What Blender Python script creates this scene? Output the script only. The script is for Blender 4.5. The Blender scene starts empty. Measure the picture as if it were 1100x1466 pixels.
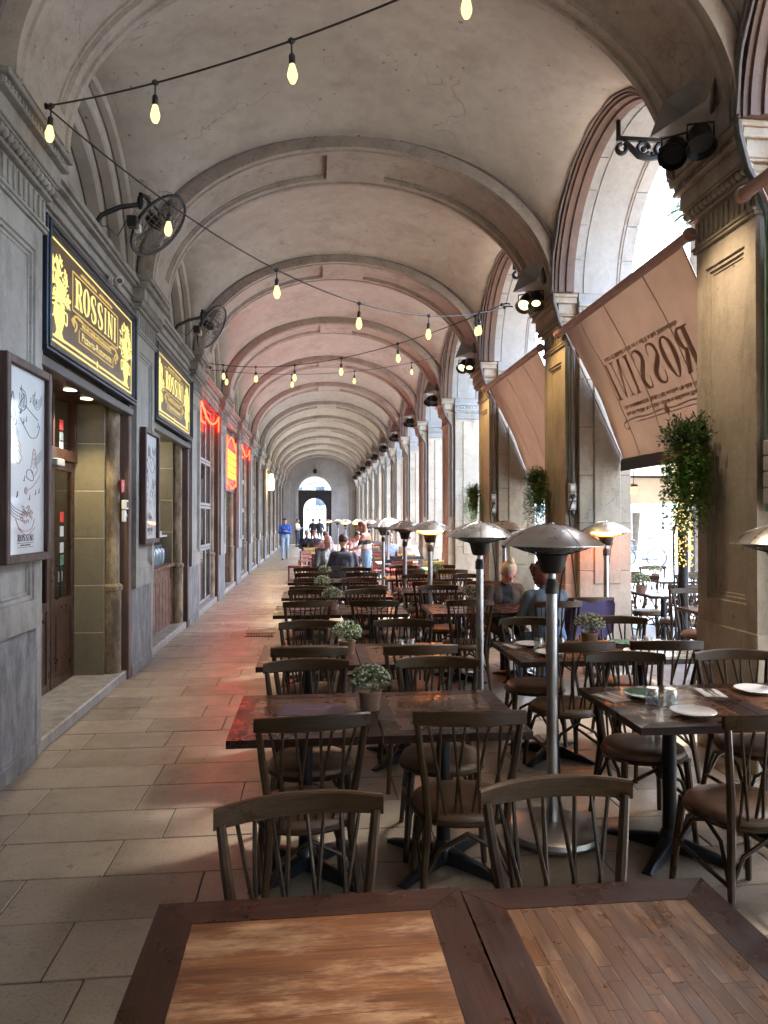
import bpy, math, random
from mathutils import Vector, Matrix
R = math.radians
rnd = random.Random(7)
S = bpy.context.scene
COL = S.collection

# ------------------------------------------------------------------ camera, sky, sun, exposure
EXPO = 4.55
EM = 2.0 ** -EXPO            # emission in display units
cam_d = bpy.data.cameras.new('camera'); cam = bpy.data.objects.new('camera', cam_d); COL.objects.link(cam)
cam_d.sensor_fit = 'VERTICAL'; cam_d.sensor_height = 36.0; cam_d.sensor_width = 27.0
cam_d.lens = 36.0 * 1010 / 1466
cam_d.clip_start = 0.05; cam_d.clip_end = 2000
cam.location = (0, 0, 1.70)
cam.rotation_euler = (R(90 + 0.57), 0, R(-5.77))
S.camera = cam

SUN_EL, SUN_AZ = 52, 60
W = bpy.data.worlds.new('World'); S.world = W; W.use_nodes = True
wn = W.node_tree.nodes; wl = W.node_tree.links
sky = wn.new('ShaderNodeTexSky'); sky.sky_type = 'NISHITA'; sky.sun_disc = False
sky.sun_elevation = R(SUN_EL); sky.sun_rotation = R(SUN_AZ)
sky.air_density = 1.0; sky.dust_density = 1.5; sky.ozone_density = 1.0
wl.new(sky.outputs[0], wn['Background'].inputs[0]); wn['Background'].inputs[1].default_value = 0.15
sl = bpy.data.lights.new('sun', 'SUN'); sl.energy = 1.2; sl.angle = R(14); sl.color = (1, .97, .93)
sun = bpy.data.objects.new('sun', sl); COL.objects.link(sun)
sd = Vector((math.sin(R(SUN_AZ)) * math.cos(R(SUN_EL)), math.cos(R(SUN_AZ)) * math.cos(R(SUN_EL)), math.sin(R(SUN_EL))))
sun.rotation_euler = sd.to_track_quat('Z', 'Y').to_euler(); sun.location = (20, 0, 30)
vs = S.view_settings
S.display_settings.display_device = 'sRGB'
vs.view_transform = 'Standard'; vs.look = 'None'; vs.exposure = EXPO; vs.gamma = 1; vs.use_curve_mapping = False
S.render.engine = 'CYCLES'
S.cycles.use_denoising = True; S.cycles.use_adaptive_sampling = True; S.cycles.adaptive_threshold = .02
S.cycles.max_bounces = 8; S.cycles.diffuse_bounces = 5; S.cycles.glossy_bounces = 3; S.cycles.transmission_bounces = 6
S.cycles.transparent_max_bounces = 8; S.cycles.caustics_reflective = False; S.cycles.caustics_refractive = False
S.cycles.sample_clamp_indirect = 4.0

# ------------------------------------------------------------------ materials
MATS = {}
def nodes(name):
    m = bpy.data.materials.new(name); m.use_nodes = True
    nt = m.node_tree; b = nt.nodes['Principled BSDF']
    MATS[name] = m
    return m, nt, b
def coord(nt, kind):
    if kind == 'world':
        return nt.nodes.new('ShaderNodeNewGeometry').outputs['Position']
    tc = nt.nodes.new('ShaderNodeTexCoord'); oi = nt.nodes.new('ShaderNodeObjectInfo')
    ml = nt.nodes.new('ShaderNodeMath'); ml.operation = 'MULTIPLY'; ml.inputs[1].default_value = 37.0
    nt.links.new(oi.outputs['Random'], ml.inputs[0])
    ad = nt.nodes.new('ShaderNodeVectorMath'); ad.operation = 'ADD'
    nt.links.new(tc.outputs['Object'], ad.inputs[0]); nt.links.new(ml.outputs[0], ad.inputs[1])
    return ad.outputs[0]
def noise(nt, vec, scale, detail=4, rough=.6, stretch=None):
    if stretch:
        mp = nt.nodes.new('ShaderNodeMapping'); mp.inputs['Scale'].default_value = stretch
        nt.links.new(vec, mp.inputs['Vector']); vec = mp.outputs[0]
    n = nt.nodes.new('ShaderNodeTexNoise'); n.inputs['Scale'].default_value = scale
    n.inputs['Detail'].default_value = detail; n.inputs['Roughness'].default_value = rough
    nt.links.new(vec, n.inputs['Vector'])
    return n.outputs['Fac']
def ramp(nt, fac, stops):
    r = nt.nodes.new('ShaderNodeValToRGB')
    el = r.color_ramp.elements
    while len(el) < len(stops): el.new(.5)
    for e, (p, c) in zip(el, stops):
        e.position = p; e.color = (c, c, c, 1) if isinstance(c, (int, float)) else (*c, 1)
    nt.links.new(fac, r.inputs[0])
    return r.outputs[0]
def mixc(nt, fac, a, b, mode='MIX'):
    m = nt.nodes.new('ShaderNodeMix'); m.data_type = 'RGBA'; m.blend_type = mode
    if isinstance(fac, (int, float)): m.inputs[0].default_value = fac
    else: nt.links.new(fac, m.inputs[0])
    for s, v in ((6, a), (7, b)):
        if isinstance(v, tuple): m.inputs[s].default_value = (*v, 1)
        else: nt.links.new(v, m.inputs[s])
    return m.outputs[2]
def bump(nt, b, h, st, dist=.02):
    bp = nt.nodes.new('ShaderNodeBump'); bp.inputs['Strength'].default_value = st; bp.inputs['Distance'].default_value = dist
    nt.links.new(h, bp.inputs['Height']); nt.links.new(bp.outputs[0], b.inputs['Normal'])
def tint_random(nt, col, amt):
    oi = nt.nodes.new('ShaderNodeObjectInfo')
    r = ramp(nt, oi.outputs['Random'], [(0, 1 - amt), (1, 1.0)])
    return mixc(nt, 1.0, col, r, 'MULTIPLY')

def stone(name, c1, c2, dirt, scale=1.3, bmp=.35, rough=.8, dirt_at=.62, rand=.12, streak=True, fine=60, spk=.40):
    m, nt, b = nodes(name); p = coord(nt, 'world')
    n1 = noise(nt, p, scale, 6, .65)
    col = mixc(nt, ramp(nt, n1, [(.35, 0.), (.65, 1.)]), c1, c2)
    n2 = noise(nt, p, scale * 2.7, 8, .72, (1, 1, .35) if streak else None)
    col = mixc(nt, ramp(nt, n2, [(dirt_at - .1, 0.), (dirt_at + .12, .85)]), col, dirt)
    n3 = noise(nt, p, fine, 3, .7)
    col = mixc(nt, ramp(nt, n3, [(spk - .14, .5), (spk, 0.)]), col, tuple(x * .55 for x in dirt))
    n4 = noise(nt, p, fine * .25, 4, .7)
    col = mixc(nt, .35, col, ramp(nt, n4, [(.3, .55), (.7, 1.)]), 'MULTIPLY')
    if rand: col = tint_random(nt, col, rand)
    nt.links.new(col, b.inputs['Base Color'])
    b.inputs['Roughness'].default_value = rough
    h = mixc(nt, .5, n3, n2)
    bump(nt, b, h, bmp, .012)
    return m
def cracks(name, scale=.55, width=.006, col=(.16, .13, .11)):
    m = MATS[name]; nt = m.node_tree; b = nt.nodes['Principled BSDF']; p = coord(nt, 'world')
    src = b.inputs['Base Color'].links[0].from_socket
    n = nt.nodes.new('ShaderNodeTexNoise'); n.inputs['Scale'].default_value = 2.5; n.inputs['Detail'].default_value = 6; nt.links.new(p, n.inputs['Vector'])
    av = nt.nodes.new('ShaderNodeVectorMath'); av.operation = 'MULTIPLY_ADD'; av.inputs[1].default_value = (.9, .9, .9); nt.links.new(n.outputs['Color'], av.inputs[0]); nt.links.new(p, av.inputs[2])
    v = nt.nodes.new('ShaderNodeTexVoronoi'); v.feature = 'DISTANCE_TO_EDGE'; v.inputs['Scale'].default_value = scale; nt.links.new(av.outputs[0], v.inputs['Vector'])
    line = ramp(nt, v.outputs['Distance'], [(0, .75), (width, 0.)])
    mask = ramp(nt, noise(nt, p, .9, 3), [(.50, 0.), (.60, 1.)])
    f = mixc(nt, 1.0, line, mask, 'MULTIPLY')
    c = mixc(nt, f, src, col)
    st = ramp(nt, noise(nt, p, 1.6, 9, .78), [(.57, 0.), (.72, .55)])
    c = mixc(nt, st, c, (.24, .20, .165))
    dots = ramp(nt, noise(nt, p, 13, 2, .5), [(.24, .8), (.29, 0.)])
    c = mixc(nt, dots, c, (.13, .105, .09))
    nt.links.new(c, b.inputs['Base Color'])
def wood(name, c1, c2, worn=None, axis=0, rough=.4, rand=.3, scale=1.0, worn_at=.62, coat=0.0, bmp=.15, space='object', spec=.22):
    m, nt, b = nodes(name); p = coord(nt, space)
    st = [22, 22, 22]; st[axis] = 1.6
    n1 = noise(nt, p, 2.2 * scale, 6, .6, tuple(st))
    col = mixc(nt, ramp(nt, n1, [(.3, 0.), (.7, 1.)]), c1, c2)
    st3 = [150, 150, 150]; st3[axis] = 4
    n9 = noise(nt, p, 1.4 * scale, 3, .6, tuple(st3))
    col = mixc(nt, .75, col, ramp(nt, n9, [(.32, .45), (.6, 1.)]), 'MULTIPLY')
    n0 = noise(nt, p, 1.8 * scale, 3, .5)
    col = mixc(nt, .5, col, ramp(nt, n0, [(.3, .55), (.7, 1.)]), 'MULTIPLY')
    if worn:
        st2 = [5, 5, 5]; st2[axis] = 1.2
        n2 = noise(nt, p, 2.4 * scale, 8, .75, tuple(st2))
        col = mixc(nt, ramp(nt, n2, [(worn_at - .08, 0.), (worn_at + .14, .62)]), col, worn)
    if rand: col = tint_random(nt, col, rand)
    nt.links.new(col, b.inputs['Base Color'])
    rr = ramp(nt, noise(nt, p, 7, 4), [(.3, max(0, rough - .12)), (.7, rough + .15)])
    nt.links.new(rr, b.inputs['Roughness'])
    b.inputs['Specular IOR Level'].default_value = spec; b.inputs['Coat Weight'].default_value = coat; b.inputs['Coat Roughness'].default_value = .25
    bump(nt, b, n1, bmp, .004)
    return m
def plain(name, c, rough=.5, metal=0., var=.2, scale=12, coord_kind='object', bmp=0., emit=None, est=0., trans=0., spec=None):
    m, nt, b = nodes(name); p = coord(nt, coord_kind)
    n = noise(nt, p, scale, 4)
    col = mixc(nt, ramp(nt, n, [(.3, 0.), (.7, 1.)]), tuple(x * (1 - var) for x in c), tuple(min(1, x * (1 + var * .5)) for x in c))
    nt.links.new(col, b.inputs['Base Color'])
    b.inputs['Roughness'].default_value = rough; b.inputs['Metallic'].default_value = metal
    if trans: b.inputs['Transmission Weight'].default_value = trans
    if emit:
        b.inputs['Emission Color'].default_value = (*emit, 1); b.inputs['Emission Strength'].default_value = est * EM
    if bmp: bump(nt, b, n, bmp, .006)
    return m
def emitter(name, c, st):
    m = bpy.data.materials.new(name); m.use_nodes = True; nt = m.node_tree
    nt.nodes.remove(nt.nodes['Principled BSDF'])
    e = nt.nodes.new('ShaderNodeEmission'); e.inputs[0].default_value = (*c, 1); e.inputs[1].default_value = st * EM
    nt.links.new(e.outputs[0], nt.nodes['Material Output'].inputs[0]); MATS[name] = m
    return m
def glass(name, c=(1, 1, 1), rough=.02, alpha=.25, graze=.7):
    m = bpy.data.materials.new(name); m.use_nodes = True; nt = m.node_tree
    nt.nodes.remove(nt.nodes['Principled BSDF'])
    t = nt.nodes.new('ShaderNodeBsdfTransparent'); t.inputs[0].default_value = (*c, 1)
    g = nt.nodes.new('ShaderNodeBsdfGlossy'); g.inputs['Roughness'].default_value = rough
    lw = nt.nodes.new('ShaderNodeLayerWeight'); lw.inputs[0].default_value = .5
    pw = nt.nodes.new('ShaderNodeMath'); pw.operation = 'POWER'; pw.inputs[1].default_value = 5.0; nt.links.new(lw.outputs['Facing'], pw.inputs[0])
    ml = nt.nodes.new('ShaderNodeMath'); ml.operation = 'MULTIPLY'; ml.inputs[1].default_value = graze; nt.links.new(pw.outputs[0], ml.inputs[0])
    ad = nt.nodes.new('ShaderNodeMath'); ad.operation = 'ADD'; ad.inputs[1].default_value = alpha; ad.use_clamp = True
    nt.links.new(ml.outputs[0], ad.inputs[0])
    mx = nt.nodes.new('ShaderNodeMixShader'); nt.links.new(ad.outputs[0], mx.inputs[0])
    nt.links.new(t.outputs[0], mx.inputs[1]); nt.links.new(g.outputs[0], mx.inputs[2])
    nt.links.new(mx.outputs[0], nt.nodes['Material Output'].inputs[0]); MATS[name] = m
    return m
def leafmat(name, c1, c2):
    m, nt, b = nodes(name); p = coord(nt, 'world')
    col = mixc(nt, ramp(nt, noise(nt, p, 30, 2), [(.35, 0.), (.65, 1.)]), c1, c2)
    nt.links.new(col, b.inputs['Base Color']); b.inputs['Roughness'].default_value = .5
    t = nt.nodes.new('ShaderNodeBsdfTranslucent'); nt.links.new(col, t.inputs[0]); mx = nt.nodes.new('ShaderNodeMixShader'); mx.inputs[0].default_value = .4
    nt.links.new(b.outputs[0], mx.inputs[1]); nt.links.new(t.outputs[0], mx.inputs[2]); nt.links.new(mx.outputs[0], nt.nodes['Material Output'].inputs[0])
    return m

stone('vault_plaster', (.45, .41, .35), (.375, .335, .28), (.30, .26, .215), .7, .15, .9, .62, 0, False, 22, .33)
stone('rib_stone', (.43, .375, .315), (.35, .30, .25), (.20, .165, .135), 1.4, .35, .85, .60, .1, False)
stone('pier_stone', (.46, .40, .31), (.385, .325, .245), (.22, .175, .13), 1.2, .4, .85, .60, .16)
stone('wall_stone', (.325, .308, .275), (.245, .228, .2), (.125, .108, .09), 1.5, .5, .8, .57, .12)
stone('plinth_stone', (.25, .247, .24), (.185, .182, .178), (.075, .070, .066), 2.6, .6, .8, .50, .1)
stone('jamb_stone', (.40, .31, .18), (.24, .165, .085), (.05, .032, .02), 2.8, .6, .7, .48, .1)
stone('reveal_stone', (.22, .19, .12), (.18, .152, .095), (.12, .10, .062), 1.5, .2, .55, .64, .1)
stone('arch_stone', (.30, .297, .28), (.25, .247, .23), (.175, .162, .142), 1.2, .35, .85, .62, .1)
stone('archivolt_brown', (.14, .082, .058), (.095, .055, .039), (.055, .034, .026), 2.0, .3, .7, .6, .1)
stone('sill_stone', (.33, .30, .26), (.26, .235, .2), (.13, .11, .09), 3, .4, .6, .55, .1)
stone('end_stone', (.36, .34, .33), (.29, .275, .27), (.2, .185, .18), 1, .3, .85, .62, .1)
stone('plaza_paving', (.36, .365, .365), (.31, .315, .315), (.23, .23, .23), .6, .2, .8, .62, 0, False, 20)
stone('far_plaster', (.55, .48, .36), (.50, .43, .32), (.42, .36, .27), .3, .1, .9, .65, 0, True, 10)

cracks('vault_plaster'); cracks('rib_stone', .9, .008); cracks('wall_stone', .8, .006); cracks('pier_stone', .7, .007)
def floor_mat():
    m, nt, b = nodes('floor_slab'); p = coord(nt, 'world')
    n1 = noise(nt, p, 1.7, 6, .65)
    col = mixc(nt, ramp(nt, n1, [(.35, 0.), (.65, 1.)]), (.37, .295, .21), (.28, .22, .157))
    n2 = noise(nt, p, 7, 8, .75)
    col = mixc(nt, ramp(nt, n2, [(.56, 0.), (.70, .8)]), col, (.14, .108, .078))
    n3 = noise(nt, p, 70, 3, .7)
    col = mixc(nt, ramp(nt, n3, [(.32, .5), (.48, 0.)]), col, (.09, .07, .052))
    col = tint_random(nt, col, .26)
    nt.links.new(col, b.inputs['Base Color'])
    nt.links.new(ramp(nt, noise(nt, p, 4, 6, .7), [(.3, .26), (.7, .55)]), b.inputs['Roughness'])
    bump(nt, b, mixc(nt, .5, n3, n2), .16, .006)
floor_mat()
plain('grout', (.06, .052, .045), .9, coord_kind='world')
wood('chair_wood', (.040, .021, .009), (.080, .044, .019), (.19, .115, .052), 2, .36, .42, 1.0, .68, 0)
wood('rail_wood', (.048, .026, .011), (.092, .052, .023), (.23, .14, .064), 0, .34, .42, 1.0, .66, 0)
plain('seat_vinyl', (.125, .066, .032), .45, 0, .35, 9, bmp=.2)
wood('table_frame', (.024, .009, .006), (.052, .021, .013), (.115, .055, .033), 0, .32, .2, 1.0, .68, .05)
wood('table_frame_y', (.024, .009, .006), (.052, .021, .013), (.115, .055, .033), 1, .32, .2, 1.0, .68, .05)
wood('plank_x', (.08, .028, .0105), (.20, .077, .026), (.50, .31, .17), 0, .36, .10, 1.0, .56, .05, space='world', spec=.35)
wood('plank_y', (.076, .030, .012), (.16, .071, .029), (.38, .225, .118), 1, .32, .34, 1.0, .59, .05, spec=.4)
wood('plank_dark', (.075, .028, .012), (.16, .064, .028), (.30, .155, .075), 0, .27, .3, 1.0, .63, .1, spec=.42)
wood('door_wood', (.05, .022, .013), (.085, .038, .022), None, 2, .35, .15, 1, .6, .15)
wood('board_frame', (.06, .034, .027), (.095, .056, .044), None, 2, .5, .1)
wood('counter_wood', (.15, .07, .045), (.22, .11, .07), None, 2, .4, .15)
plain('black_iron', (.012, .012, .013), .45, .6, .3, 20)
plain('black_plastic', (.012, .012, .012), .4, 0, .2)
plain('steel_base', (.42, .42, .42), .32, 1, .2, 6)
plain('black_metal_sheen', (.02, .022, .028), .3, .4, .2)
plain('rubber', (.012, .012, .012), .7)
plain('white_plastic', (.62, .60, .56), .5, 0, .15)
plain('grey_plastic', (.30, .29, .27), .5, 0, .15)
plain('conduit_grey', (.16, .14, .13), .5, 0, .3, 5, 'world')
plain('conduit_green', (.09, .15, .11), .5, 0, .3, 5, 'world')
plain('terracotta', (.27, .165, .11), .8, 0, .2, 14)
plain('wicker', (.16, .10, .06), .8, 0, .3, 40)
plain('white_china', (.62, .60, .56), .25, 0, .05)
plain('green_china', (.07, .15, .10), .25, 0, .1)
plain('napkin', (.55, .51, .45), .9, 0, .1)
plain('menu_purple', (.10, .055, .075), .6, 0, .15, 30)
plain('gold_print', (.38, .24, .09), .4, .3, .2)
def fabric(name, c, tr):
    m, nt, b = nodes(name); p = coord(nt, 'world')
    col = mixc(nt, ramp(nt, noise(nt, p, 3, 5), [(.3, 0.), (.7, 1.)]), tuple(x * .82 for x in c), c)
    nt.links.new(col, b.inputs['Base Color']); b.inputs['Roughness'].default_value = .9
    t = nt.nodes.new('ShaderNodeBsdfTranslucent'); nt.links.new(col, t.inputs[0])
    mx = nt.nodes.new('ShaderNodeMixShader'); mx.inputs[0].default_value = tr
    nt.links.new(b.outputs[0], mx.inputs[1]); nt.links.new(t.outputs[0], mx.inputs[2]); nt.links.new(mx.outputs[0], nt.nodes['Material Output'].inputs[0])
fabric('awning_fabric', (.41, .245, .155), .045)
plain('awning_print', (.28, .155, .093), .85, 0, .15, 20, 'world')
plain('awning_tube', (.36, .22, .165), .5, 0, .15, 8, 'world')
fabric('canopy_beige', (.55, .46, .35), .25)
plain('sign_frame', (.022, .028, .042), .35, .2, .3, 9)
plain('sign_panel', (.05, .028, .018), .4, 0, .2, 4, emit=(.30, .17, .07), est=.16)
emitter('sign_gold', (1, .80, .27), 1.5)
emitter('sign_gold_soft', (1, .70, .22), .85)
emitter('bulb_glow', (1, .74, .26), 2.6)
plain('bulb_socket', (.02, .018, .015), .5)
emitter('neon_red', (1, .012, .004), 52.0)
emitter('neon_hot', (1, .06, .008), 26.0)
emitter('heater_glow', (1, .24, .022), 110.0)
emitter('fairy_glow', (1, .70, .20), 1.7)
emitter('lamp_warm', (1, .72, .30), 5.0); emitter('wall_lamp_glow', (1, .68, .26), 70.0)
emitter('downlight_glow', (1, .80, .50), 7.0)
emitter('shop_lamp', (1, .62, .25), 3.0)
plain('poster_paper', (.43, .445, .44), .35, 0, .06, 3)
plain('poster_ink', (.07, .05, .05), .8)
plain('poster_pink', (.40, .26, .24), .8)
plain('red_sticker', (.50, .04, .03), .5, 0, .1)
plain('blue_bottle', (.35, .45, .52), .15, 0, .1, trans=.6)
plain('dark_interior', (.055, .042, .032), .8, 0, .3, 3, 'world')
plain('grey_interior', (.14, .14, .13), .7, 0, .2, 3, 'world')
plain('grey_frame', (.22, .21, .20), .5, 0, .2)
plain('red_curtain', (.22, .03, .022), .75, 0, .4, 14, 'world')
glass('pane_glass', (.82, .84, .84), .03, .05); glass('poster_glass', (.97, .97, .97), .05, .02, .12)
glass('drink_glass', (.90, .92, .92), .05, .26)
glass('smoke_glass', (.55, .58, .60), .06, .10)
leafmat('fern_leaf', (.11, .24, .04), (.21, .36, .085))
leafmat('fern_dark', (.035, .07, .022), (.075, .12, .042))
leafmat('herb_leaf', (.10, .15, .065), (.22, .27, .14))
leafmat('flower_white', (.55, .56, .46), (.66, .66, .58))
leafmat('palm_leaf', (.04, .085, .03), (.08, .13, .05))
plain('palm_bark', (.16, .12, .085), .9, 0, .3, 8, bmp=.6)
plain('balustrade_stone', (.58, .56, .52), .8, 0, .1, 1, 'world')
plain('far_window', (.08, .10, .12), .2, 0, .3, .5, 'world')
plain('parasol_blue', (.50, .62, .68), .8, 0, .08, 2, 'world')
plain('bike_paint', (.10, .13, .18), .4)
plain('skin', (.48, .27, .19), .5, 0, .08)
def hat_mat():
    m, nt, b = nodes('hat_aluminium'); p = coord(nt, 'object')
    n = noise(nt, p, 5, 5, .6, (1, 1, 6))
    nt.links.new(mixc(nt, n, (.42, .42, .42), (.66, .66, .65)), b.inputs['Base Color'])
    b.inputs['Metallic'].default_value = .9
    nt.links.new(ramp(nt, noise(nt, p, 14, 4), [(.3, .24), (.7, .4)]), b.inputs['Roughness'])
hat_mat()
CLOTH = {}
def cloth(c, rough=.85):
    k = tuple(round(x, 3) for x in c)
    if k not in CLOTH:
        CLOTH[k] = plain('cloth_%d' % len(CLOTH), c, rough, 0, .22, 18, bmp=.25)
    return CLOTH[k]
def MT(m): return MATS[m] if isinstance(m, str) else m

# ------------------------------------------------------------------ mesh builder
def basis(d):
    d = Vector(d).normalized()
    u = d.orthogonal().normalized() if abs(d.z) > .99 else Vector((0, 0, 1)).cross(d).normalized()
    return u, d.cross(u).normalized()
class MB:
    def __init__(s): s.v = []; s.f = []; s.m = []; s.mi = 0
    def add(s, vs, fs):
        o = len(s.v); s.v += [tuple(x) for x in vs]; s.f += [tuple(i + o for i in f) for f in fs]; s.m += [s.mi] * len(fs); return s
    def box(s, x0, x1, y0, y1, z0, z1, c=0.0):
        if c <= 0:
            v = [(x, y, z) for z in (z0, z1) for y in (y0, y1) for x in (x0, x1)]
            return s.add(v, [(0, 2, 3, 1), (4, 5, 7, 6), (0, 1, 5, 4), (2, 6, 7, 3), (0, 4, 6, 2), (1, 3, 7, 5)])
        v = []; idx = {}
        X, Y, Z = (x0, x1), (y0, y1), (z0, z1)
        for i in (0, 1):
            for j in (0, 1):
                for k in (0, 1):
                    cx = X[i] + (c if i == 0 else -c); cy = Y[j] + (c if j == 0 else -c); cz = Z[k] + (c if k == 0 else -c)
                    for a, p in enumerate(((X[i], cy, cz), (cx, Y[j], cz), (cx, cy, Z[k]))):
                        idx[(i, j, k, a)] = len(v); v.append(p)
        f = []
        I = idx
        for i in (0, 1):
            q = [I[(i, 0, 0, 0)], I[(i, 1, 0, 0)], I[(i, 1, 1, 0)], I[(i, 0, 1, 0)]]; f.append(q if i else q[::-1])
            q = [I[(0, i, 0, 1)], I[(1, i, 0, 1)], I[(1, i, 1, 1)], I[(0, i, 1, 1)]]; f.append(q[::-1] if i else q)
            q = [I[(0, 0, i, 2)], I[(1, 0, i, 2)], I[(1, 1, i, 2)], I[(0, 1, i, 2)]]; f.append(q if i else q[::-1])
        for i in (0, 1):
            for j in (0, 1):
                q = [I[(i, j, 0, 0)], I[(i, j, 1, 0)], I[(i, j, 1, 1)], I[(i, j, 0, 1)]]; f.append(q if i != j else q[::-1])
                q = [I[(i, 0, j, 0)], I[(i, 1, j, 0)], I[(i, 1, j, 2)], I[(i, 0, j, 2)]]; f.append(q[::-1] if i != j else q)
                q = [I[(0, i, j, 1)], I[(1, i, j, 1)], I[(1, i, j, 2)], I[(0, i, j, 2)]]; f.append(q if i != j else q[::-1])
        for i in (0, 1):
            for j in (0, 1):
                for k in (0, 1):
                    q = [I[(i, j, k, 0)], I[(i, j, k, 1)], I[(i, j, k, 2)]]; f.append(q if (i + j + k) % 2 == 1 else q[::-1])
        return s.add(v, f)
    def tube(s, path, r, n=8, closed=False, caps=True):
        P = [Vector(p) for p in path]; N = len(P)
        rs = r if isinstance(r, (list, tuple)) else [r] * N
        v = []; u = None
        for i, p in enumerate(P):
            d = (P[(i + 1) % N] - P[i - 1]) if closed else (P[min(i + 1, N - 1)] - P[max(i - 1, 0)])
            if d.length < 1e-9: d = Vector((0, 0, 1))
            d.normalize()
            if u is None: u, w = basis(d)
            else:
                u = (u - d * u.dot(d))
                u = u.normalized() if u.length > 1e-6 else basis(d)[0]
                w = d.cross(u)
            for k in range(n):
                a = 2 * math.pi * k / n
                v.append(p + (u * math.cos(a) + w * math.sin(a)) * rs[i])
        f = []
        for i in range(N if closed else N - 1):
            for k in range(n):
                a, b = i * n, ((i + 1) % N) * n
                f.append((a + k, a + (k + 1) % n, b + (k + 1) % n, b + k))
        if caps and not closed:
            f.append(tuple(range(n))[::-1]); f.append(tuple((N - 1) * n + k for k in range(n)))
        return s.add(v, f)
    def lathe(s, prof, n=24, c=(0, 0, 0), a0=0, a1=2 * math.pi):
        full = abs(a1 - a0 - 2 * math.pi) < 1e-6
        m = n if full else n + 1
        v = []
        for r, z in prof:
            for k in range(m):
                a = a0 + (a1 - a0) * k / n
                v.append((c[0] + r * math.cos(a), c[1] + r * math.sin(a), c[2] + z))
        f = []
        for i in range(len(prof) - 1):
            for k in range(n):
                f.append((i * m + k, i * m + (k + 1) % m, (i + 1) * m + (k + 1) % m, (i + 1) * m + k))
        return s.add(v, f)
    def ell(s, c, r, n=12, m=8, mat=None):
        v = []; f = []
        for j in range(m + 1):
            t = math.pi * j / m
            for k in range(n):
                a = 2 * math.pi * k / n
                p = Vector((r[0] * math.sin(t) * math.cos(a), r[1] * math.sin(t) * math.sin(a), -r[2] * math.cos(t)))
                if mat: p = mat @ p
                v.append(p + Vector(c))
        for j in range(m):
            for k in range(n):
                f.append((j * n + k, j * n + (k + 1) % n, (j + 1) * n + (k + 1) % n, (j + 1) * n + k))
        return s.add(v, f)
    def prism(s, poly, axis, a0, a1):
        """poly of 2-D points extruded along axis (0,1,2)"""
        n = len(poly)
        def pt(p, a):
            return (a, p[0], p[1]) if axis == 0 else ((p[0], a, p[1]) if axis == 1 else (p[0], p[1], a))
        v = [pt(p, a0) for p in poly] + [pt(p, a1) for p in poly]
        f = [tuple(range(n))[::-1], tuple(range(n, 2 * n))] + [(i, (i + 1) % n, (i + 1) % n + n, i + n) for i in range(n)]
        return s.add(v, f)
    def grid(s, rows, closed_u=False):
        nu = len(rows[0]); v = [p for r in rows for p in r]; f = []
        for i in range(len(rows) - 1):
            for k in range(nu if closed_u else nu - 1):
                f.append((i * nu + k, i * nu + (k + 1) % nu, (i + 1) * nu + (k + 1) % nu, (i + 1) * nu + k))
        return s.add(v, f)
    def mesh(s, name, mats, smooth=False):
        me = bpy.data.meshes.new(name); me.from_pydata(s.v, [], s.f)
        for m in (mats if isinstance(mats, (list, tuple)) else [mats]): me.materials.append(MT(m))
        if isinstance(mats, (list, tuple)) and len(mats) > 1: me.polygons.foreach_set('material_index', s.m)
        me.validate(); me.update()
        if smooth:
            me.polygons.foreach_set('use_smooth', [True] * len(me.polygons))
            if smooth != 'all':
                try: me.set_sharp_from_angle(angle=R(smooth if smooth is not True else 40))
                except Exception: pass
        return me
    def build(s, name, mats, parent=None, smooth=False, loc=None, kind=None):
        return link(name, s.mesh(name, mats, smooth), parent, loc, kind)
def link(name, me, parent=None, loc=None, kind=None):
    o = bpy.data.objects.new(name, me); COL.objects.link(o)
    if parent: o.parent = parent
    if loc: o.location = loc
    if kind: o['kind'] = kind
    return o
def tag(o, label, cat, group=None):
    o['label'] = label; o['category'] = cat
    if group: o['group'] = group
    return o
def thing(name, label, cat, loc=(0, 0, 0), rz=0, group=None):
    o = bpy.data.objects.new(name, None); COL.objects.link(o); o.location = loc; o.rotation_euler = (0, 0, rz)
    o.empty_display_size = .1
    return tag(o, label, cat, group)
def copy_tree(o, parent=None):
    c = o.copy(); COL.objects.link(c)
    if parent is not None: c.parent = parent
    for ch in o.children: copy_tree(ch, c)
    return c
def dup(root, loc, rz=None, label=None, group=None):
    c = copy_tree(root); c.location = loc
    if rz is not None: c.rotation_euler = (0, 0, rz)
    if label: c['label'] = label
    if group: c['group'] = group
    elif 'group' in c.keys() and label: del c['group']
    return c
def struct(o): o['kind'] = 'structure'; return o
def lamp(name, kind, loc, energy, color, parent=None, **kw):
    l = bpy.data.lights.new(name, kind); l.energy = energy; l.color = color
    for k, v in kw.items(): setattr(l, k, v)
    o = bpy.data.objects.new(name, l); COL.objects.link(o); o.location = loc
    if parent: o.parent = parent
    return o

# ------------------------------------------------------------------ measures of the arcade
XL, XR, XC = -1.90, 2.92, 0.51
BAY = 3.55
PY = {k: 4.75 + BAY * k for k in range(-3, 13)}      # pier centres, both sides
HALF = .46                                           # half a pier along the arcade
SP = 4.30                                            # springing of the vault
VA, VB = 2.41, 1.68                                  # vault half span and rise
SB = 1.30                                            # rise of the side arches

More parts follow.
